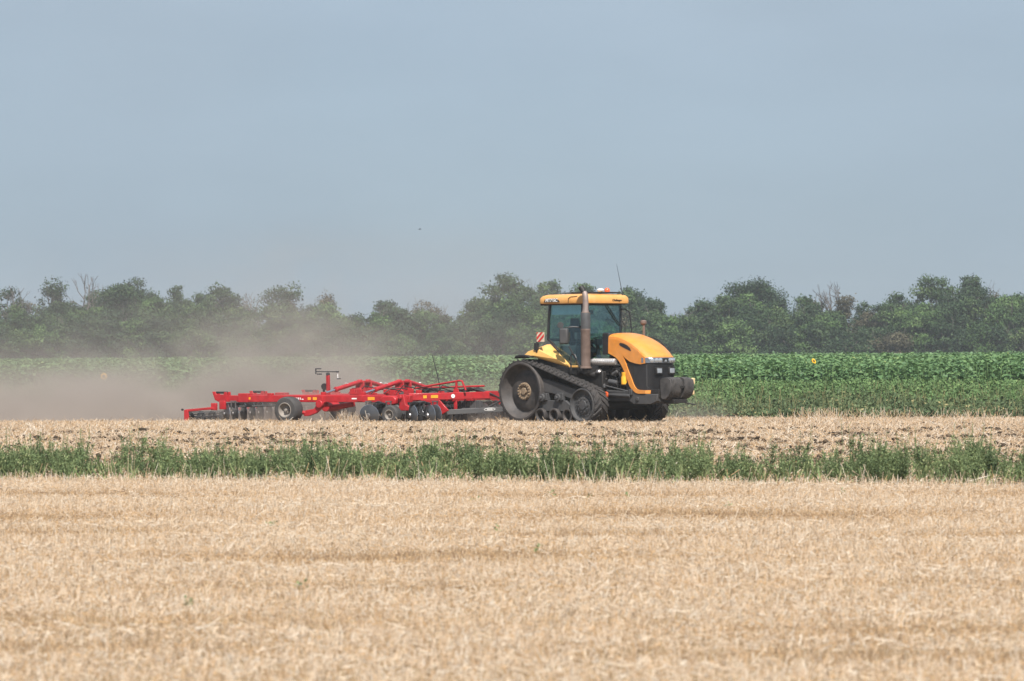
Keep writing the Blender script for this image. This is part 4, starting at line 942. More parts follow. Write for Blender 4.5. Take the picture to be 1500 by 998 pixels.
# exhaust in front of the right cab corner
ex = MB(); ex.lathe([(0, 0), (.165, 0), (.165, .03), (.13, .05), (.128, 1.0), (.132, 1.01), (.132, 1.05), (.128, 1.06), (.128, 1.46), (.12, 1.49), (.08, 1.51), (0, 1.515)], (1.99, -.90, 1.47), (0, 0, 1), 28)
EX = ex.build('exhaust', M['rust'], TR)
MB().lathe([(.131, 1.03), (.1315, 1.47), (.126, 1.48)], (1.99, -.90, 1.47), (0, 0, 1), 28).build('heat_shield', M['castgrey'], EX)
MB().tube([(1.99, -.90, 2.95), (1.99, -.90, 3.05), (2.0, -.90, 3.25), (1.995, -.90, 3.38), (1.97, -.905, 3.47), (1.93, -.92, 3.53)], [.092, .078, .078, .076, .074, .072], 18).build('stack_pipe', M['pipe'], EX)
MB().tube([(1.945, -.915, 3.50), (1.905, -.93, 3.58), (1.86, -.945, 3.64)], [.078, .078, .074], 18).build('stack_tip', M['deep'], EX)
b = MB(); b.tube([(1.99, -.90, 1.48), (1.99, -.9, 1.38), (2.05, -.7, 1.3), (2.2, -.5, 1.3)], .10, 12); b.box((1.95, -.8, 1.40), (.34, .3, .1)); b.build('exhaust_bracket', M['deep'], TR, bevel=.01)

# fenders
for sg in (-1, 1):
    f = MB(); Y = lambda y: -y * sg if sg > 0 else y
    P = [(.32, -1.22, 1.82), (.42, -1.17, 1.98), (.49, -.87, 2.115), (.50, -.75, 2.12), (1.20, -.75, 1.61), (1.36, -.93, 1.535), (1.04, -1.06, 1.72),
         (-.05, -1.22, 1.82), (.06, -1.16, 1.93), (-.02, -.80, 1.99), (-.25, -.8, 1.90)]
    top = [(x, y * (1 if sg < 0 else -1), z) for x, y, z in P]; bot = [(x + .01, y * .955, z - .045) for x, y, z in top]
    nP = len(P)
    faces = [(0, 1, 6), (1, 2, 3, 4, 6), (0, 6, 5), (6, 4, 5), (7, 8, 1, 0), (8, 9, 2, 1), (9, 3, 2), (7, 10, 9, 8)]
    f.add(top, faces); f.add(bot, [tuple(reversed(q)) for q in faces])
    rim = [0, 5, 4, 3, 9, 10, 7]
    f.add(top + bot, [(rim[i], rim[(i + 1) % 7], rim[(i + 1) % 7] + nP, rim[i] + nP) for i in range(7)])
    f.build('fender', M['yellow'], TR, angle=15)
    s = 1 if sg < 0 else -1
    fl = MB(); pr_ = [(-.27, 1.775), (-.22, 1.82), (-.08, 1.845), (.15, 1.835), (.30, 1.80), (.30, 1.76), (.1, 1.79), (-.1, 1.795), (-.22, 1.77), (-.27, 1.74)]
    fl.xz(pr_, s * -1.36, s * -.80); fl.build('fender_flap', M['black'], TR, bevel=.012)
    b = MB(); b.xz([(.25, 1.78), (1.36, 1.49), (1.75, 1.47), (1.75, 1.30), (.3, 1.45)], s * -.98, s * -.70); b.build('fender_skirt', M['deep'], TR)
    b = MB(); b.box((1.50, s * -.765, 1.52), (.48, .06, .055)); b.build('door_sill', M['yellow'], TR, bevel=.01)
# warning board behind the cab
sgn = MB().box((.585, -1.2, 2.315), (.28, .014, .255)).build('warning_board', M['signcream'], TR)
for k, pts in enumerate([[(.445, 2.23), (.445, 2.31), (.605, 2.4425), (.69, 2.4425)], [(.475, 2.1875), (.56, 2.1875), (.725, 2.32), (.725, 2.40)], [(.445, 2.385), (.445, 2.4425), (.51, 2.4425)]]):
    MB().xz(pts, -1.21, -1.214).build('red_stripe', M['signred'], sgn)
b = MB().box((.40, -1.18, 2.06), (.12, .08, .20)); b.tube([(.42, -1.18, 1.9), (.42, -1.19, 2.2)], .025, 8); b.tube([(.42, -1.19, 2.18), (.6, -1.19, 2.2)], .015, 6); b.build('tail_lamp', M['black'], TR, bevel=.015)
# mirror, lamp and steps on the near side
mr = MB().box((1.42, -1.14, 2.33), (.24, .14, .42), Matrix.Rotation(.35, 3, 'Z')).build('mirror', M['castgrey'], TR, bevel=.04)
MB().tube([(1.72, -.74, 2.56), (1.6, -.95, 2.58), (1.42, -1.12, 2.56), (1.42, -1.14, 2.4)], .018, 6).build('mirror_arm', M['black'], mr)
b = MB().lathe([(0, -.05), (.07, -.05), (.085, 0), (.085, .05), (0, .055)], (1.26, -1.12, 2.63), (.8, -.6, -.1), 16); b.tube([(1.26, -1.12, 2.56), (1.36, -1.12, 2.55)], .02, 6); b.build('side_work_light', M['castgrey'], TR)
b = MB(); b.tube([(1.56, -1.10, 2.05), (1.70, -1.08, 1.86), (1.98, -1.04, 1.42)], .022, 7); b.tube([(1.66, -1.12, 1.42), (1.64, -1.12, 1.80), (1.70, -1.12, 1.86), (1.80, -1.12, 1.84), (1.86, -1.12, 1.74)], .02, 7); b.build('handrail', M['black'], TR)
b = MB(); b.tube([(1.74, .70, 3.05), (1.80, .80, 3.06), (1.86, .92, 2.98), (1.90, .95, 2.5), (1.9, .94, 2.40)], .018, 7); b.tube([(1.76, .73, 2.75), (1.8, .80, 2.60), (1.8, .80, 2.42)], .014, 6); b.build('far_mirror_arm', M['black'], TR)
b = MB(); b.tube([(2.89, .40, 2.20), (2.89, .40, 2.62)], .035, 10); b.lathe([(.035, 0), (.06, .02), (.085, .04), (.085, .10), (.05, .13), (0, .135)], (2.88, .40, 2.62), (0, 0, 1), 16); b.build('intake_stack', M['rust'], TR)
b = MB(); b.tube([(2.80, .58, 2.30), (3.0, .60, 2.29), (3.25, .60, 2.22), (3.45, .60, 2.08), (3.62, .60, 1.91), (3.74, .60, 1.64), (3.77, .60, 1.25)], .016, 7); b.build('front_cable', M['black'], TR)
b = MB(); b.tube([(-.9, 0, .5), (-1.35, 0, .48)], .05, 8); b.box((-.95, 0, .62), (.3, .5, .35)); b.tube([(-.85, -.3, 1.1), (-1.1, -.3, .9), (-1.35, -.1, .8)], .025, 6); b.build('drawbar', M['deep'], TR, bevel=.01)

# ------------------------------------------------------------------ disc harrow (x forward, y left, z up; origin under the hitch)
H = empty('disc_harrow', (0.356, 102.9, -0.02), -IY)
tag(H, 'long red folding disc harrow with two rows of discs towed behind the tractor', 'disc harrow')
RD = M['red']
def red(name, mb, parent=H, bevel=.012, mt=None): return mb.build(name, mt or RD, parent, bevel=bevel)
for v in (-2.2, -.35, 2.35):                                     # long beams, each ending in a roller bracket
    f0 = -2.32 if abs(v) > 2 else -1.4
    sb = red('long_beam', MB().beam((-8.35, v, .675), (f0, v, .675), .16, .185))
    br = MB()
    for dv in (-.09, .09): br.xz([(-8.80, .87), (-8.70, .875), (-8.66, .79), (-8.42, .79), (-8.39, .865), (-8.31, .86), (-8.30, .59), (-8.60, .59), (-8.71, .64)], v + dv - .015, v + dv + .015)
    red('roller_bracket', br, sb, .006)
    MB().lathe([(0, -.19), (.032, -.19), (.032, .19), (0, .19)], (-8.55, v, .845), (1, 0, 0), 10).build('bracket_buffer', M['black'], sb)
    red('beam_clamp', MB().box((-7.75, v, .70), (.34, .24, .25)), sb)
sideb = [o for o in bpy.data.objects if o.parent == H and o.name.startswith('long_beam')][0]
red('cross_beam', MB().beam((-5.22, -2.3, .69), (-5.22, 2.4, .69), .18, .18)); red('cross_beam', MB().beam((-3.92, -2.3, .69), (-3.92, 2.4, .69), .18, .18)); red('cross_beam', MB().beam((-7.0, -2.25, .69), (-7.0, 2.4, .69), .14, .14))
red('cross_beam', MB().beam((-2.45, -2.2, .70), (-2.45, 2.35, .70), .16, .16))
# stickers on the near beam
def sticker(px0, px1, z0, z1, mt, v=-2.282):
    MB().box(((px0 + px1) / 2, v, (z0 + z1) / 2), (px1 - px0, .006, z1 - z0)).build('sticker', mt, sideb)
sticker(-7.74, -7.52, .655, .715, M['amber']); sticker(-5.62, -5.52, .645, .72, M['amber']); sticker(-5.45, -5.32, .645, .72, M['amber']); sticker(-3.66, -3.44, .645, .725, M['amber']); sticker(-4.18, -3.90, .665, .70, M['white'])
k = 0
for (u0, u1, z0, z1) in [(-6.42, -6.32, .70, .72), (-6.30, -6.27, .66, .71), (-6.24, -6.18, .66, .685), (-6.15, -6.12, .65, .71), (-6.09, -6.05, .65, .71), (-6.02, -5.98, .65, .71), (-5.95, -5.91, .65, .71), (-5.88, -5.85, .65, .71), (-5.82, -5.76, .65, .675)]:
    sticker(u0, u1, z0, z1, M['white'])
# rear gang: dark tube, discs, spring clamps
red('rear_tube', MB().beam((-8.18, -2.62, .50), (-8.0, 2.6, .50), .14, .14), mt=M['black']); red('rear_tube', MB().beam((-7.75, -2.5, .46), (-7.6, 2.6, .46), .06, .05), mt=M['castgrey'])
red('gang_end', MB().box((-8.2, -2.66, .50), (.20, .07, .24)))
def disc(rad=.30):
    d = MB(); pr_ = [(0, -.055), (rad * .25, -.052), (rad * .5, -.04), (rad * .75, -.018), (rad, .012), (rad, .018), (rad * .75, -.010), (rad * .5, -.031), (rad * .25, -.043), (0, -.046)]
    return d.lathe(pr_, (0, 0, 0), (0, 1, 0), 30)
D0 = disc().build('disc_blade', M['discsteel'], H)
HUBM = MB().lathe([(0, -.09), (.06, -.09), (.075, -.06), (.05, -.02), (.06, .02), (0, .04)], (0, 0, 0), (0, 1, 0), 16).build('disc_hub', M['steel'], D0)
MB().lathe([(.288, .008), (.302, .012), (.302, .019), (.288, .016)], (0, 0, 0), (0, 1, 0), 30).build('rim_highlight', M['chrome'], D0)  # bright ring added as a highlight along the disc's worn rim
first = True
def put_disc(u, v, z, yaw, tilt=0.0):
    global first
    if first: first = False; D0.location = (u, v, z); D0.rotation_euler = (tilt, 0, yaw); return D0
    return copy_part(D0, H, (u, v, z), (tilt, 0, yaw))
arm0 = MB(); arm0.tube([(.19 * math.cos(t), 0, .10 + .19 * math.sin(t)) for t in np.linspace(.35 * math.pi, 1.75 * math.pi, 16)], .034, 7); A0 = None
def put_arm(u, v, z, yaw):
    global A0
    if A0 is None:
        A0 = arm0.build('disc_arm', M['black'], H); A0.location = (u, v, z); A0.rotation_euler = (0, 0, yaw); return
    copy_part(A0, H, (u, v, z), (0, 0, yaw))
rgH = random.Random(2)
for k in range(13):                                              # rear row
    v = -2.55 + k * .41; put_disc(-8.16 + k * .012, v, .255, R(-38))
fr0 = MB(); fr0.box((0, 0, .5), (.035, .02, .24)); fr0.box((.14, 0, .5), (.035, .02, .24)); fr0.box((.07, 0, .39), (.18, .06, .03)); fr0.box((.07, 0, .61), (.18, .06, .03))
C0 = fr0.build('spring_clamp', M['steel'], H); C0.location = (-7.95, -2.6, 0)
for (u, v) in [(-8.15, -1.2), (-8.15, .2), (-3.5, -2.62), (-2.85, -2.62), (-2.05, -2.2), (-1.75, -2.0), (-2.05, -1.2), (-2.05, -.2)]: copy_part(C0, H, (u, v, .0), (0, 0, 0))
# front gang in two rows
red('front_tube', MB().beam((-3.15, -2.75, .50), (-3.15, 2.6, .50), .12, .12), mt=M['black']); red('front_tube', MB().beam((-2.15, -2.45, .50), (-2.15, 2.6, .50), .12, .12), mt=M['black'])
put_disc(-3.30, -2.80, .225, R(6), R(4))
for k in range(12):
    v = -2.3 + k * .41; put_disc(-3.05, v, .225, R(17)); put_arm(-2.95, v - .36, .27, R(-12))
for k in range(12):
    v = -2.05 + k * .41; put_disc(-2.05, v, .225, R(-24)); put_arm(-1.95, v - .30, .27, R(-12))
for px_, v in ((568, -2.5), (604, -2.45), (612, -2.3), (630, -2.4), (639, -2.3)):   # discs showing between the wheels
    put_disc((px_ - 769.6) / 46.3 - .577 * v, v, .23, R(-26))
for px_, v in ((556, -2.5), (572, -2.4), (610, -2.5), (623, -2.4)): put_arm((px_ - 769.6) / 46.3 - .577 * v, v, .30, R(-10))
# rear cage roller
ro_ = MB()
for k in range(11):
    v = -2.75 + k * .55; ro_.lathe([(.05, -.015), (.15, -.015), (.15, .015), (.05, .015)], (-9.25, v, .17), (0, 1, 0), 20)
for k in range(7):
    a = 2 * math.pi * k / 7; ro_.beam((-9.25 + .15 * math.cos(a), -2.8, .17 + .15 * math.sin(a)), (-9.25 + .15 * math.cos(a), 2.8, .17 + .15 * math.sin(a)), .035, .012, (math.cos(a), 0, math.sin(a)))
ro_.lathe([(0, -2.85), (.035, -2.85), (.035, 2.85), (0, 2.85)], (-9.25, 0, .17), (0, 1, 0), 10)
roll = ro_.build('cage_roller', M['castgrey'], H)
red('roller_end', MB().xz([(-9.33, .37), (-9.20, .37), (-9.17, .10), (-9.24, .03), (-9.33, .05)], -2.93, -2.88), roll, .01); red('roller_end', MB().xz([(-9.33, .37), (-9.20, .37), (-9.17, .10), (-9.24, .03), (-9.33, .05)], 2.88, 2.93), roll, .01)
MB().lathe([(0, 0), (.03, 0), (.03, .05), (0, .055)], (-9.36, -2.93, .375), (0, -1, 0), 10).build('roller_bolt', M['black'], roll)
for v in (-2.88, -.4, 2.35): red('roller_arm', MB().beam((-9.30, v, .345), (-8.35, v, .42), .06, .07))
red('roller_arm', MB().box((-8.35, -2.86, .46), (.18, .08, .20)))
# wheels
def wheel(name, u, v, z, r, wd, rim):
    t = MB().lathe([(rim, .5 * wd), (rim * 1.1, .5 * wd), (r * .88, .48 * wd), (r * .97, .40 * wd), (r, .25 * wd), (r, -.25 * wd), (r * .97, -.40 * wd), (r * .88, -.48 * wd), (rim, -.5 * wd)], (u, v, z), (0, -1, 0), 40)
    for k in range(3):
        rr = r + .004; t.lathe([(rr, (-.2 + .18 * k) * wd), (rr, (-.14 + .18 * k) * wd)], (u, v, z), (0, -1, 0), 40)
    T_ = t.build(name, M['tyre'], H)
    rm = MB().lathe([(rim * 1.02, .42 * wd), (rim * 1.03, .50 * wd), (rim * .93, .51 * wd), (rim * .86, .38 * wd), (rim * .72, .22 * wd), (rim * .5, .18 * wd), (rim * .45, .26 * wd), (rim * .22, .28 * wd), (rim * .2, .40 * wd), (0, .42 * wd)], (u, v, z), (0, -1, 0), 32)
    for k in range(6):
        a = 2 * math.pi * k / 6; rm.lathe([(.016, .2 * wd), (.016, .3 * wd), (0, .31 * wd)], (u + rim * .33 * math.cos(a), v, z + rim * .33 * math.sin(a)), (0, -1, 0), 6)
    rm.build('wheel_rim', M['rim'] if 'rim' in M else M['steel'], T_)
    return T_
M['rim'] = mat('dusty_rim', (0.26, 0.24, 0.22), .6, metal=.2, var=.15, dust=.5, dustcol=(.34, .28, .22))
wheel('transport_wheel', -6.05, -2.58, .37, .37, .42, .205); wheel('transport_wheel', -6.05, 2.7, .37, .37, .42, .205); wheel('transport_wheel', -5.3, -1.0, .37, .37, .34, .2); wheel('transport_wheel', -5.3, 1.0, .37, .37, .34, .2)
wheel('gauge_wheel', -2.62, -2.72, .255, .255, .30, .135); wheel('gauge_wheel', -2.62, 2.72, .255, .255, .30, .135)
a = MB(); a.xz([(-5.66, .20), (-5.60, .36), (-5.32, .40), (-5.18, .60), (-4.98, .60), (-5.05, .44), (-5.25, .28), (-5.50, .20)], -2.44, -2.34); a.tube([(-6.05, -2.4, .37), (-5.6, -2.4, .28)], .06, 8); a.lathe([(0, 0), (.11, 0), (.11, .06), (0, .06)], (-5.12, -2.44, .53), (0, -1, 0), 16)
red('wheel_arm', a, H, .015)
a = MB(); a.tube([(-5.15, -2.0, .42), (-4.75, -2.0, .46), (-4.3, -2.0, .53)], .075, 12); red('wheel_ram', a, H, 0)
a = MB(); a.lathe([(0, -.3), (.13, -.3), (.13, .3), (0, .3)], (-5.1, -1.9, .45), (0, 1, 0), 18); red('pivot_hub', a, H, .01)
# hinge blocks at the front end of the near wing
a = MB(); a.xz([(-3.14, .70), (-3.0, .76), (-2.72, .76), (-2.62, .68), (-2.64, .54), (-2.80, .50), (-3.08, .52)], -2.50, -2.28); red('hinge_block', a, H, .03)
a = MB(); a.xz([(-2.60, .80), (-2.42, .80), (-2.36, .52), (-2.22, .46), (-2.22, .36), (-2.60, .36), (-2.55, .52)], -2.44, -2.30); a.tube([(-2.5, -2.5, .72), (-2.5, -2.2, .72)], .05, 10); red('hinge_plate', a, H, .012)
# fold towers and rams
for u in (-5.22, -3.92):
    tw_ = MB()
    for dv in (-.2, .2): tw_.prism([(u - .16, dv - .03, .78), (u + .16, dv - .03, .78), (u + .13, dv - .03, 1.15), (u - .13, dv - .03, 1.15)], (0, .06, 0))
    tw_.box((u, 0, .98), (.06, .4, .36)); tw_.box((u, 0, 1.13), (.22, .5, .06))
    TW = red('fold_tower', tw_, H, .01)
    for sg in (-1, 1):
        p0 = Vector((u, sg * .22, 1.13)); p1 = Vector((u - .03, sg * 2.05, .82)); d = p1 - p0
        red('fold_ram', MB().tube([p0, p0 + d * .68], .062, 14).lathe([(0, -.06), (.06, -.06), (.06, .06), (0, .06)], p0, (1, 0, 0), 12).lathe([(.06, 0), (.075, .01), (.075, .06), (.06, .07)], p0 + d * .64, d, 14), TW, 0)
        MB().tube([p0 + d * .66, p1], .032, 10).build('ram_rod', M['chrome'], TW)
        red('ram_lug', MB().box((u - .03, sg * 2.05, .80), (.12, .12, .12)), TW, .01)
        MB().box(p0 + d * .35 + Vector((0, 0, .062)), (.05, .16, .012), Matrix.Rotation(sg * .19, 3, 'X')).build('ram_label', M['white'], TW)
# drawbar frame converging on the hitch
for sg in (-1, 1):
    red('front_beam', MB().beam((-2.5, sg * 2.05, .725), (-.95, sg * .35, .76), .14, .19))
    a = MB(); a.xz([(-2.45, .65), (-1.66, .65), (-1.36, .36), (-1.56, .25), (-1.66, .30), (-1.84, .46), (-2.02, .56)], sg * 1.78, sg * 1.84); red('stay_plate', a, H, .01)
    GB = red('lower_stay', MB().beam((-1.62, sg * 1.80, .30), (-.35, sg * .30, .38), .10, .14), H, .012, M['grey'])
    if sg < 0:
        p = Vector((-.72, -.74, .375)); d = Vector((1.27, 1.5, .08)).normalized(); nrm = Vector((1.5, -1.27, 0)).normalized()
        o = MB()
        pts = [p + nrm * .054 + d * (.16 * math.cos(t)) + Vector((0, 0, .035 * math.sin(t))) for t in np.linspace(0, 2 * math.pi, 25)]
        o.tube(pts, .007, 5, False); o.tube([p + nrm * .054 - d * .08, p + nrm * .054 + d * .08], .012, 5); o.build('stay_emblem', M['white'], GB)
        fb = [q for q in bpy.data.objects if q.parent == H and q.name.startswith('front_beam')][0]
        d2 = Vector((1.55, 1.7, .04)).normalized(); n2 = Vector((1.7, -1.55, 0)).normalized(); b0 = Vector((-2.5, -2.05, .72))
        rm_ = Matrix((d2, n2, d2.cross(n2))).transposed()
        for s0, ln, ht, mt in ((.45, .10, .08, M['amber']), (.72, .20, .08, M['amber'])):
            MB().box(b0 + d2 * s0 + n2 * .075, (ln, .008, ht), rm_).build('sticker', mt, fb)
        MB().lathe([(0, 0), (.055, 0), (.055, .008), (0, .008)], b0 + d2 * 1.25 + n2 * .072, n2, 18).build('round_sticker', M['white'], fb)
red('tongue', MB().beam((-1.5, 0, .76), (-.42, 0, .76), .26, .22)); red('tongue_foot', MB().prism([(-.75, -.12, .66), (-.38, -.12, .66), (-.30, -.12, .42), (-.62, -.12, .42)], (0, .24, 0)))
red('tongue_coupler', MB().box((-.32, 0, .74), (.22, .18, .26)).tube([(-.3, 0, .62), (-.02, 0, .52)], .06, 8), H, .012, M['deep'])
red('frame_post', MB().beam((-1.60, -1.05, .62), (-1.60, -1.05, .36), .06, .09, (1, 0, 0)))
hm = MB(); rgh = random.Random(8)
for k in range(12):
    v0 = -.6 + .1 * k; hm.tube([(-3.6, v0 * .6, .80), (-2.9, v0 * .5 - .2, .92 + rgh.uniform(-.04, .05)), (-2.3, v0 * .5 - .1, .84), (-1.6, -.25 + .04 * k, .88 + rgh.uniform(0, .08)), (-1.0, -.15, .80), (-.6, -.12, .62), (-.2, -.1, .75)], .017, 6)
hm.tube([(-2.0, -.9, .42), (-1.4, -.75, .38), (-.9, -.5, .42), (-.35, -.3, .72)], .03, 7)
hm.build('hydraulic_hose', M['black'], H)
a = MB(); a.box((-1.35, -.65, .50), (.75, .02, .22)); a.box((-1.35, -.5, .42), (.7, .3, .04)); a.build('tool_tray', M['castgrey'], H, bevel=.005)
a = MB()
for k in range(5): a.box((-1.65 + .15 * k, -.665, .52), (.02, .012, .2))
a.build('tray_rail', M['steel'], H)
# hose rails
red('hose_rail', MB().tube([(-2.95, -1.0, .95), (-2.2, -1.0, 1.06), (-1.50, -1.0, 1.16), (-1.42, -1.0, 1.15), (-1.30, -1.0, .90)], .028, 8), H, 0)
red('hose_rail', MB().tube([(-3.1, -.6, .96), (-2.0, -.6, .98), (-.95, -.6, 1.01)], .026, 8), H, 0)
red('rail_post', MB().tube([(-1.66, -1.0, .74), (-1.60, -1.0, .96), (-1.60, -1.0, 1.14)], .035, 8).xz([(-1.72, .78), (-1.5, .78), (-1.56, .95), (-1.66, .95)], -1.03, -.97), H, 0)
MB().tube([(-2.09, -1.0, .84), (-2.2, -1.0, 1.3), (-2.37, -1.0, 1.87)], [.018, .014, .009], 6).build('whip_aerial', M['black'], H)
a = MB()
for k in range(7): a.beam((-3.5 + .28 * k, -.9 + .15 * (k % 3), .80), (-3.3 + .28 * k, -.7 + .15 * (k % 3), .84), .08, .06)
a.build('valve_block', M['castgrey'], H, bevel=.008)
rgp = random.Random(5)
for k in range(9):
    u = -4.9 + .36 * k; v = -1.5 + rgp.uniform(-.4, .9); red('frame_bracket', MB().box((u, v, .82 + rgp.uniform(0, .05)), (.16, .08, .10 + rgp.uniform(0, .08))).box((u + .05, v, .80), (.24, .03, .05)), H, .008)
hq = MB()
for k in range(7):
    u = -4.6 + .42 * k; hq.tube([(u, -1.3, .80), (u + .15, -1.2, .93 + rgp.uniform(0, .1)), (u + .4, -.9, .95), (u + .6, -.4, .82)], .016, 6)
hq.build('hydraulic_hose', M['black'], H)
# depth gauge post behind
gp = red('gauge_post', MB().beam((-5.76, -1.0, .74), (-5.78, -1.0, 1.32), .10, .07, (0, 1, 0)))
a = MB(); a.lathe([(0, -.04), (.045, -.04), (.045, .04), (0, .04)], (-5.78, -1.0, 1.35), (0, 1, 0), 14); a.beam((-6.18, -1.0, 1.42), (-5.48, -1.0, 1.415), .03, .03); a.beam((-6.18, -1.0, 1.50), (-6.18, -1.0, 1.35), .03, .03); a.box((-6.10, -1.0, 1.50), (.18, .05, .03)); a.box((-6.06, -1.0, 1.35), (.14, .05, .035)); a.box((-5.47, -1.0, 1.415), (.09, .06, .04)); a.box((-5.42, -1.0, 1.22), (.1, .06, .03)); a.build('gauge_arm', M['castgrey'], gp, bevel=.004)
MB().tube([(-5.46, -1.0, 1.41), (-5.45, -1.0, 1.23)], .012, 6).build('gauge_wire', M['white'], gp)
a = MB(); a.lathe([(0, -.05), (.09, -.05), (.09, .05), (0, .05)], (-5.95, -.9, 1.0), (0, 1, 0), 16); a.beam((-5.98, -.9, .98), (-5.98, -.9, .78), .05, .05); a.build('winch_reel', M['black'], H)
for v in (-2.2, 2.35): red('beam_lug', MB().box((-6.9, v, .80), (.16, .12, .06)), H, .01)
red('frame_gusset', MB().xz([(-5.5, .79), (-4.95, .79), (-5.1, .96), (-5.35, .96)], -.42, -.36), H, .006); red('frame_gusset', MB().xz([(-4.2, .79), (-3.6, .79), (-3.8, .98), (-4.05, .98)], -.42, -.36), H, .006)

# ------------------------------------------------------------------ bird
bb = empty('flying_bird', (-3.66, 150, 6.87)); tag(bb, 'tiny dark bird flying in the open sky above the harrow', 'bird')
bmat = mat('dark_feathers', (0.03, 0.032, 0.04), .8)
bird = MB()
bird.tube([(-.11, 0, 0), (-.05, 0, .004), (.0, 0, .006), (.05, 0, .008), (.075, 0, .012), (.095, 0, .010)], [.006, .016, .024, .02, .015, .004], 8)
for sg in (-1, 1):
    bird.add([(.03, sg * .015, .012), (.05, sg * .09, .05), (.0, sg * .19, .075), (-.01, sg * .09, .045), (-.03, sg * .015, .012)], [(0, 1, 2, 3, 4)])
    bird.add([(-.09, 0, 0), (-.16, sg * .03, -.002), (-.10, sg * .004, 0)], [(0, 1, 2)])
bird.v = [tuple(c * .62 for c in v) for v in bird.v]
bird.build('body', bmat, bb)

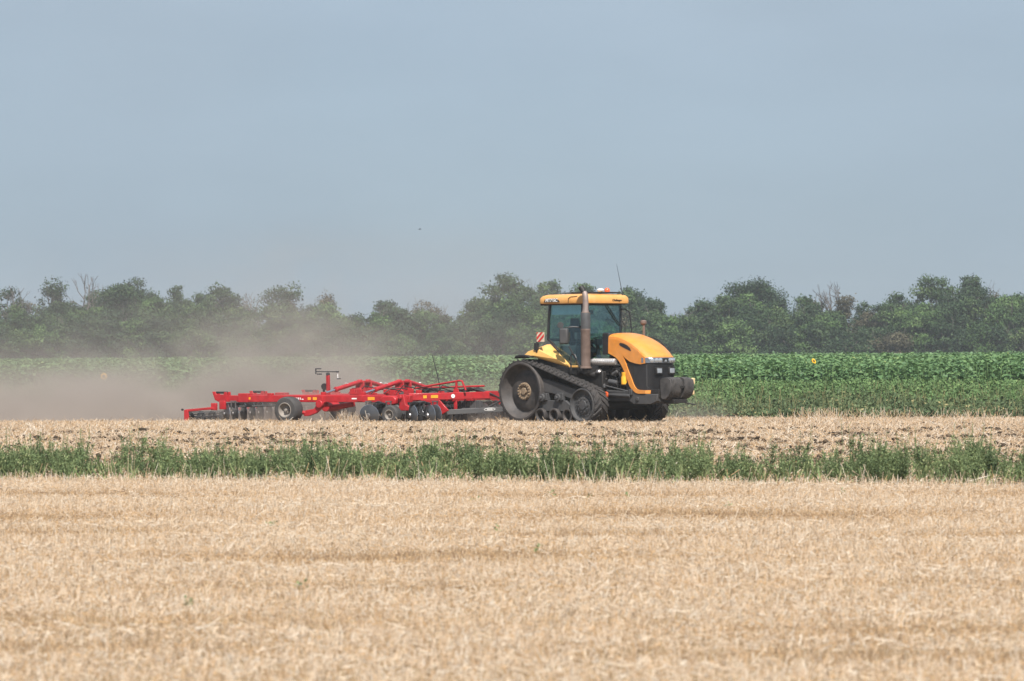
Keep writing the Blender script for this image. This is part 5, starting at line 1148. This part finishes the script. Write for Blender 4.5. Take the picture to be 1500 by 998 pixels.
# ------------------------------------------------------------------ dust behind the harrow
def dust():
    mt, n, L = newmat('field_dust')
    out = n.new('ShaderNodeOutputMaterial'); pv = n.new('ShaderNodeVolumePrincipled'); L.new(pv.outputs[0], out.inputs['Volume'])
    pv.inputs['Color'].default_value = (0.64, 0.57, 0.515, 1); pv.inputs['Anisotropy'].default_value = 0.1
    tc = n.new('ShaderNodeTexCoord'); P = tc.outputs['Object']
    sep = n.new('ShaderNodeSeparateXYZ'); L.new(P, sep.inputs[0]); X, Y, Z = sep.outputs
    def mth(op, a, b=0.0, c=None):
        q = n.new('ShaderNodeMath'); q.operation = op
        for i, v in enumerate((a, b) if c is None else (a, b, c)):
            if isinstance(v, (int, float)): q.inputs[i].default_value = v
            else: L.new(v, q.inputs[i])
        return q.outputs[0]
    def sstep(v, a, b):
        q = n.new('ShaderNodeMapRange'); q.interpolation_type = 'SMOOTHSTEP'; q.inputs[1].default_value = a; q.inputs[2].default_value = b
        L.new(v, q.inputs[0]); return q.outputs[0]
    nz = n.new('ShaderNodeTexNoise'); nz.inputs['Scale'].default_value = .5; nz.inputs['Detail'].default_value = 5; nz.inputs['Roughness'].default_value = .6; nz.inputs['Distortion'].default_value = .6
    mp = n.new('ShaderNodeMapping'); mp.inputs['Scale'].default_value = (.7, .7, 1.25); L.new(P, mp.inputs[0]); L.new(mp.outputs[0], nz.inputs['Vector'])
    nf = sstep(nz.outputs['Fac'], .39, .62)
    nmul = mth('ADD', mth('MULTIPLY', nf, 1.85), .08)
    # across the implement: begins inside it and thickens on its far side
    Vl = mth('ADD', mth('MULTIPLY', mth('SUBTRACT', X, .356), .5), mth('MULTIPLY', mth('SUBTRACT', Y, 102.9), .866))
    Vl = mth('MAXIMUM', Vl, mth('SUBTRACT', mth('SUBTRACT', Y, 106.6), mth('MULTIPLY', mth('MAXIMUM', mth('ADD', X, 9.4), 0.0), 1.5)))
    fv = mth('MULTIPLY', sstep(Vl, -2.3, 2.4), mth('SUBTRACT', 1.0, sstep(Y, 116.0, 121.5)))
    fx = mth('SUBTRACT', 1.0, sstep(X, -6.3, -2.0))           # main plume, to the left of the harrow
    fl = mth('ADD', mth('MULTIPLY', sstep(X, -18, -9), .3), .7)
    low = mth('MULTIPLY', mth('EXPONENT', mth('MULTIPLY', Z, -1 / .5)), 1.45)
    # the plume climbs highest just behind the harrow
    dx = mth('ADD', X, 6.6); hump = mth('EXPONENT', mth('MULTIPLY', mth('MULTIPLY', dx, dx), -1 / 9.0))
    high = mth('MULTIPLY', mth('MULTIPLY', mth('EXPONENT', mth('MULTIPLY', Z, -1 / 1.15)), mth('ADD', .06, mth('MULTIPLY', hump, .26))), mth('ADD', .22, mth('MULTIPLY', sstep(X, -13.5, -7.5), .78)))
    main = mth('MULTIPLY', mth('MULTIPLY', mth('ADD', low, high), fx), mth('MULTIPLY', nmul, fl))
    # thin veil over the whole harrow up to the tractor
    veil = mth('MULTIPLY', mth('MULTIPLY', mth('EXPONENT', mth('MULTIPLY', Z, -1 / 2.6)), .05), mth('MULTIPLY', mth('SUBTRACT', 1.0, sstep(X, -1.5, 3.2)), nmul))
    # low dust under the harrow
    und = mth('MULTIPLY', mth('MULTIPLY', mth('EXPONENT', mth('MULTIPLY', Z, -1 / .22)), .5), mth('MULTIPLY', mth('SUBTRACT', 1.0, sstep(X, -1.2, 0.2)), nmul))
    und = mth('MULTIPLY', und, sstep(Vl, -3.0, -.5))
    veil = mth('MULTIPLY', veil, mth('ADD', .35, mth('MULTIPLY', sstep(X, -14, -7), .65)))
    body = mth('ADD', mth('MULTIPLY', mth('ADD', main, veil), fv), und)
    # puff by the far track
    d1 = mth('MULTIPLY', mth('SUBTRACT', X, 4.9), mth('SUBTRACT', X, 4.9)); d2 = mth('MULTIPLY', mth('SUBTRACT', Y, 104.6), mth('SUBTRACT', Y, 104.6))
    puff = mth('MULTIPLY', mth('EXPONENT', mth('SUBTRACT', mth('MULTIPLY', d1, -1 / .55), mth('ADD', mth('MULTIPLY', d2, .45), mth('MULTIPLY', Z, 3.2)))), mth('MULTIPLY', nmul, .55))
    top = mth('SUBTRACT', 1.0, sstep(Z, 4.6, 6.3))
    dens = mth('MULTIPLY', mth('ADD', body, puff), top)
    L.new(dens, pv.inputs['Density'])
    b = MB().box((-7.5, 112, 3.21), (31, 20, 6.38)); o = b.build('dust_cloud', mt)
    tag(o, kind='stuff', label='brownish grey dust cloud drifting behind the disc harrow', cat='dust')
dust()

# ------------------------------------------------------------------ summer haze
def haze():
    mt, n, L = newmat('summer_haze')
    out = n.new('ShaderNodeOutputMaterial'); pv = n.new('ShaderNodeVolumePrincipled'); L.new(pv.outputs[0], out.inputs['Volume'])
    pv.inputs['Color'].default_value = (0.86, 0.93, 1.0, 1); pv.inputs['Density'].default_value = 0.00022; pv.inputs['Anisotropy'].default_value = 0.0
    o = MB().box((0, 410, 8.5), (540, 920, 19)).build('haze', mt); tag(o, kind='stuff', label='pale blue summer haze over the whole field', cat='haze')
haze()
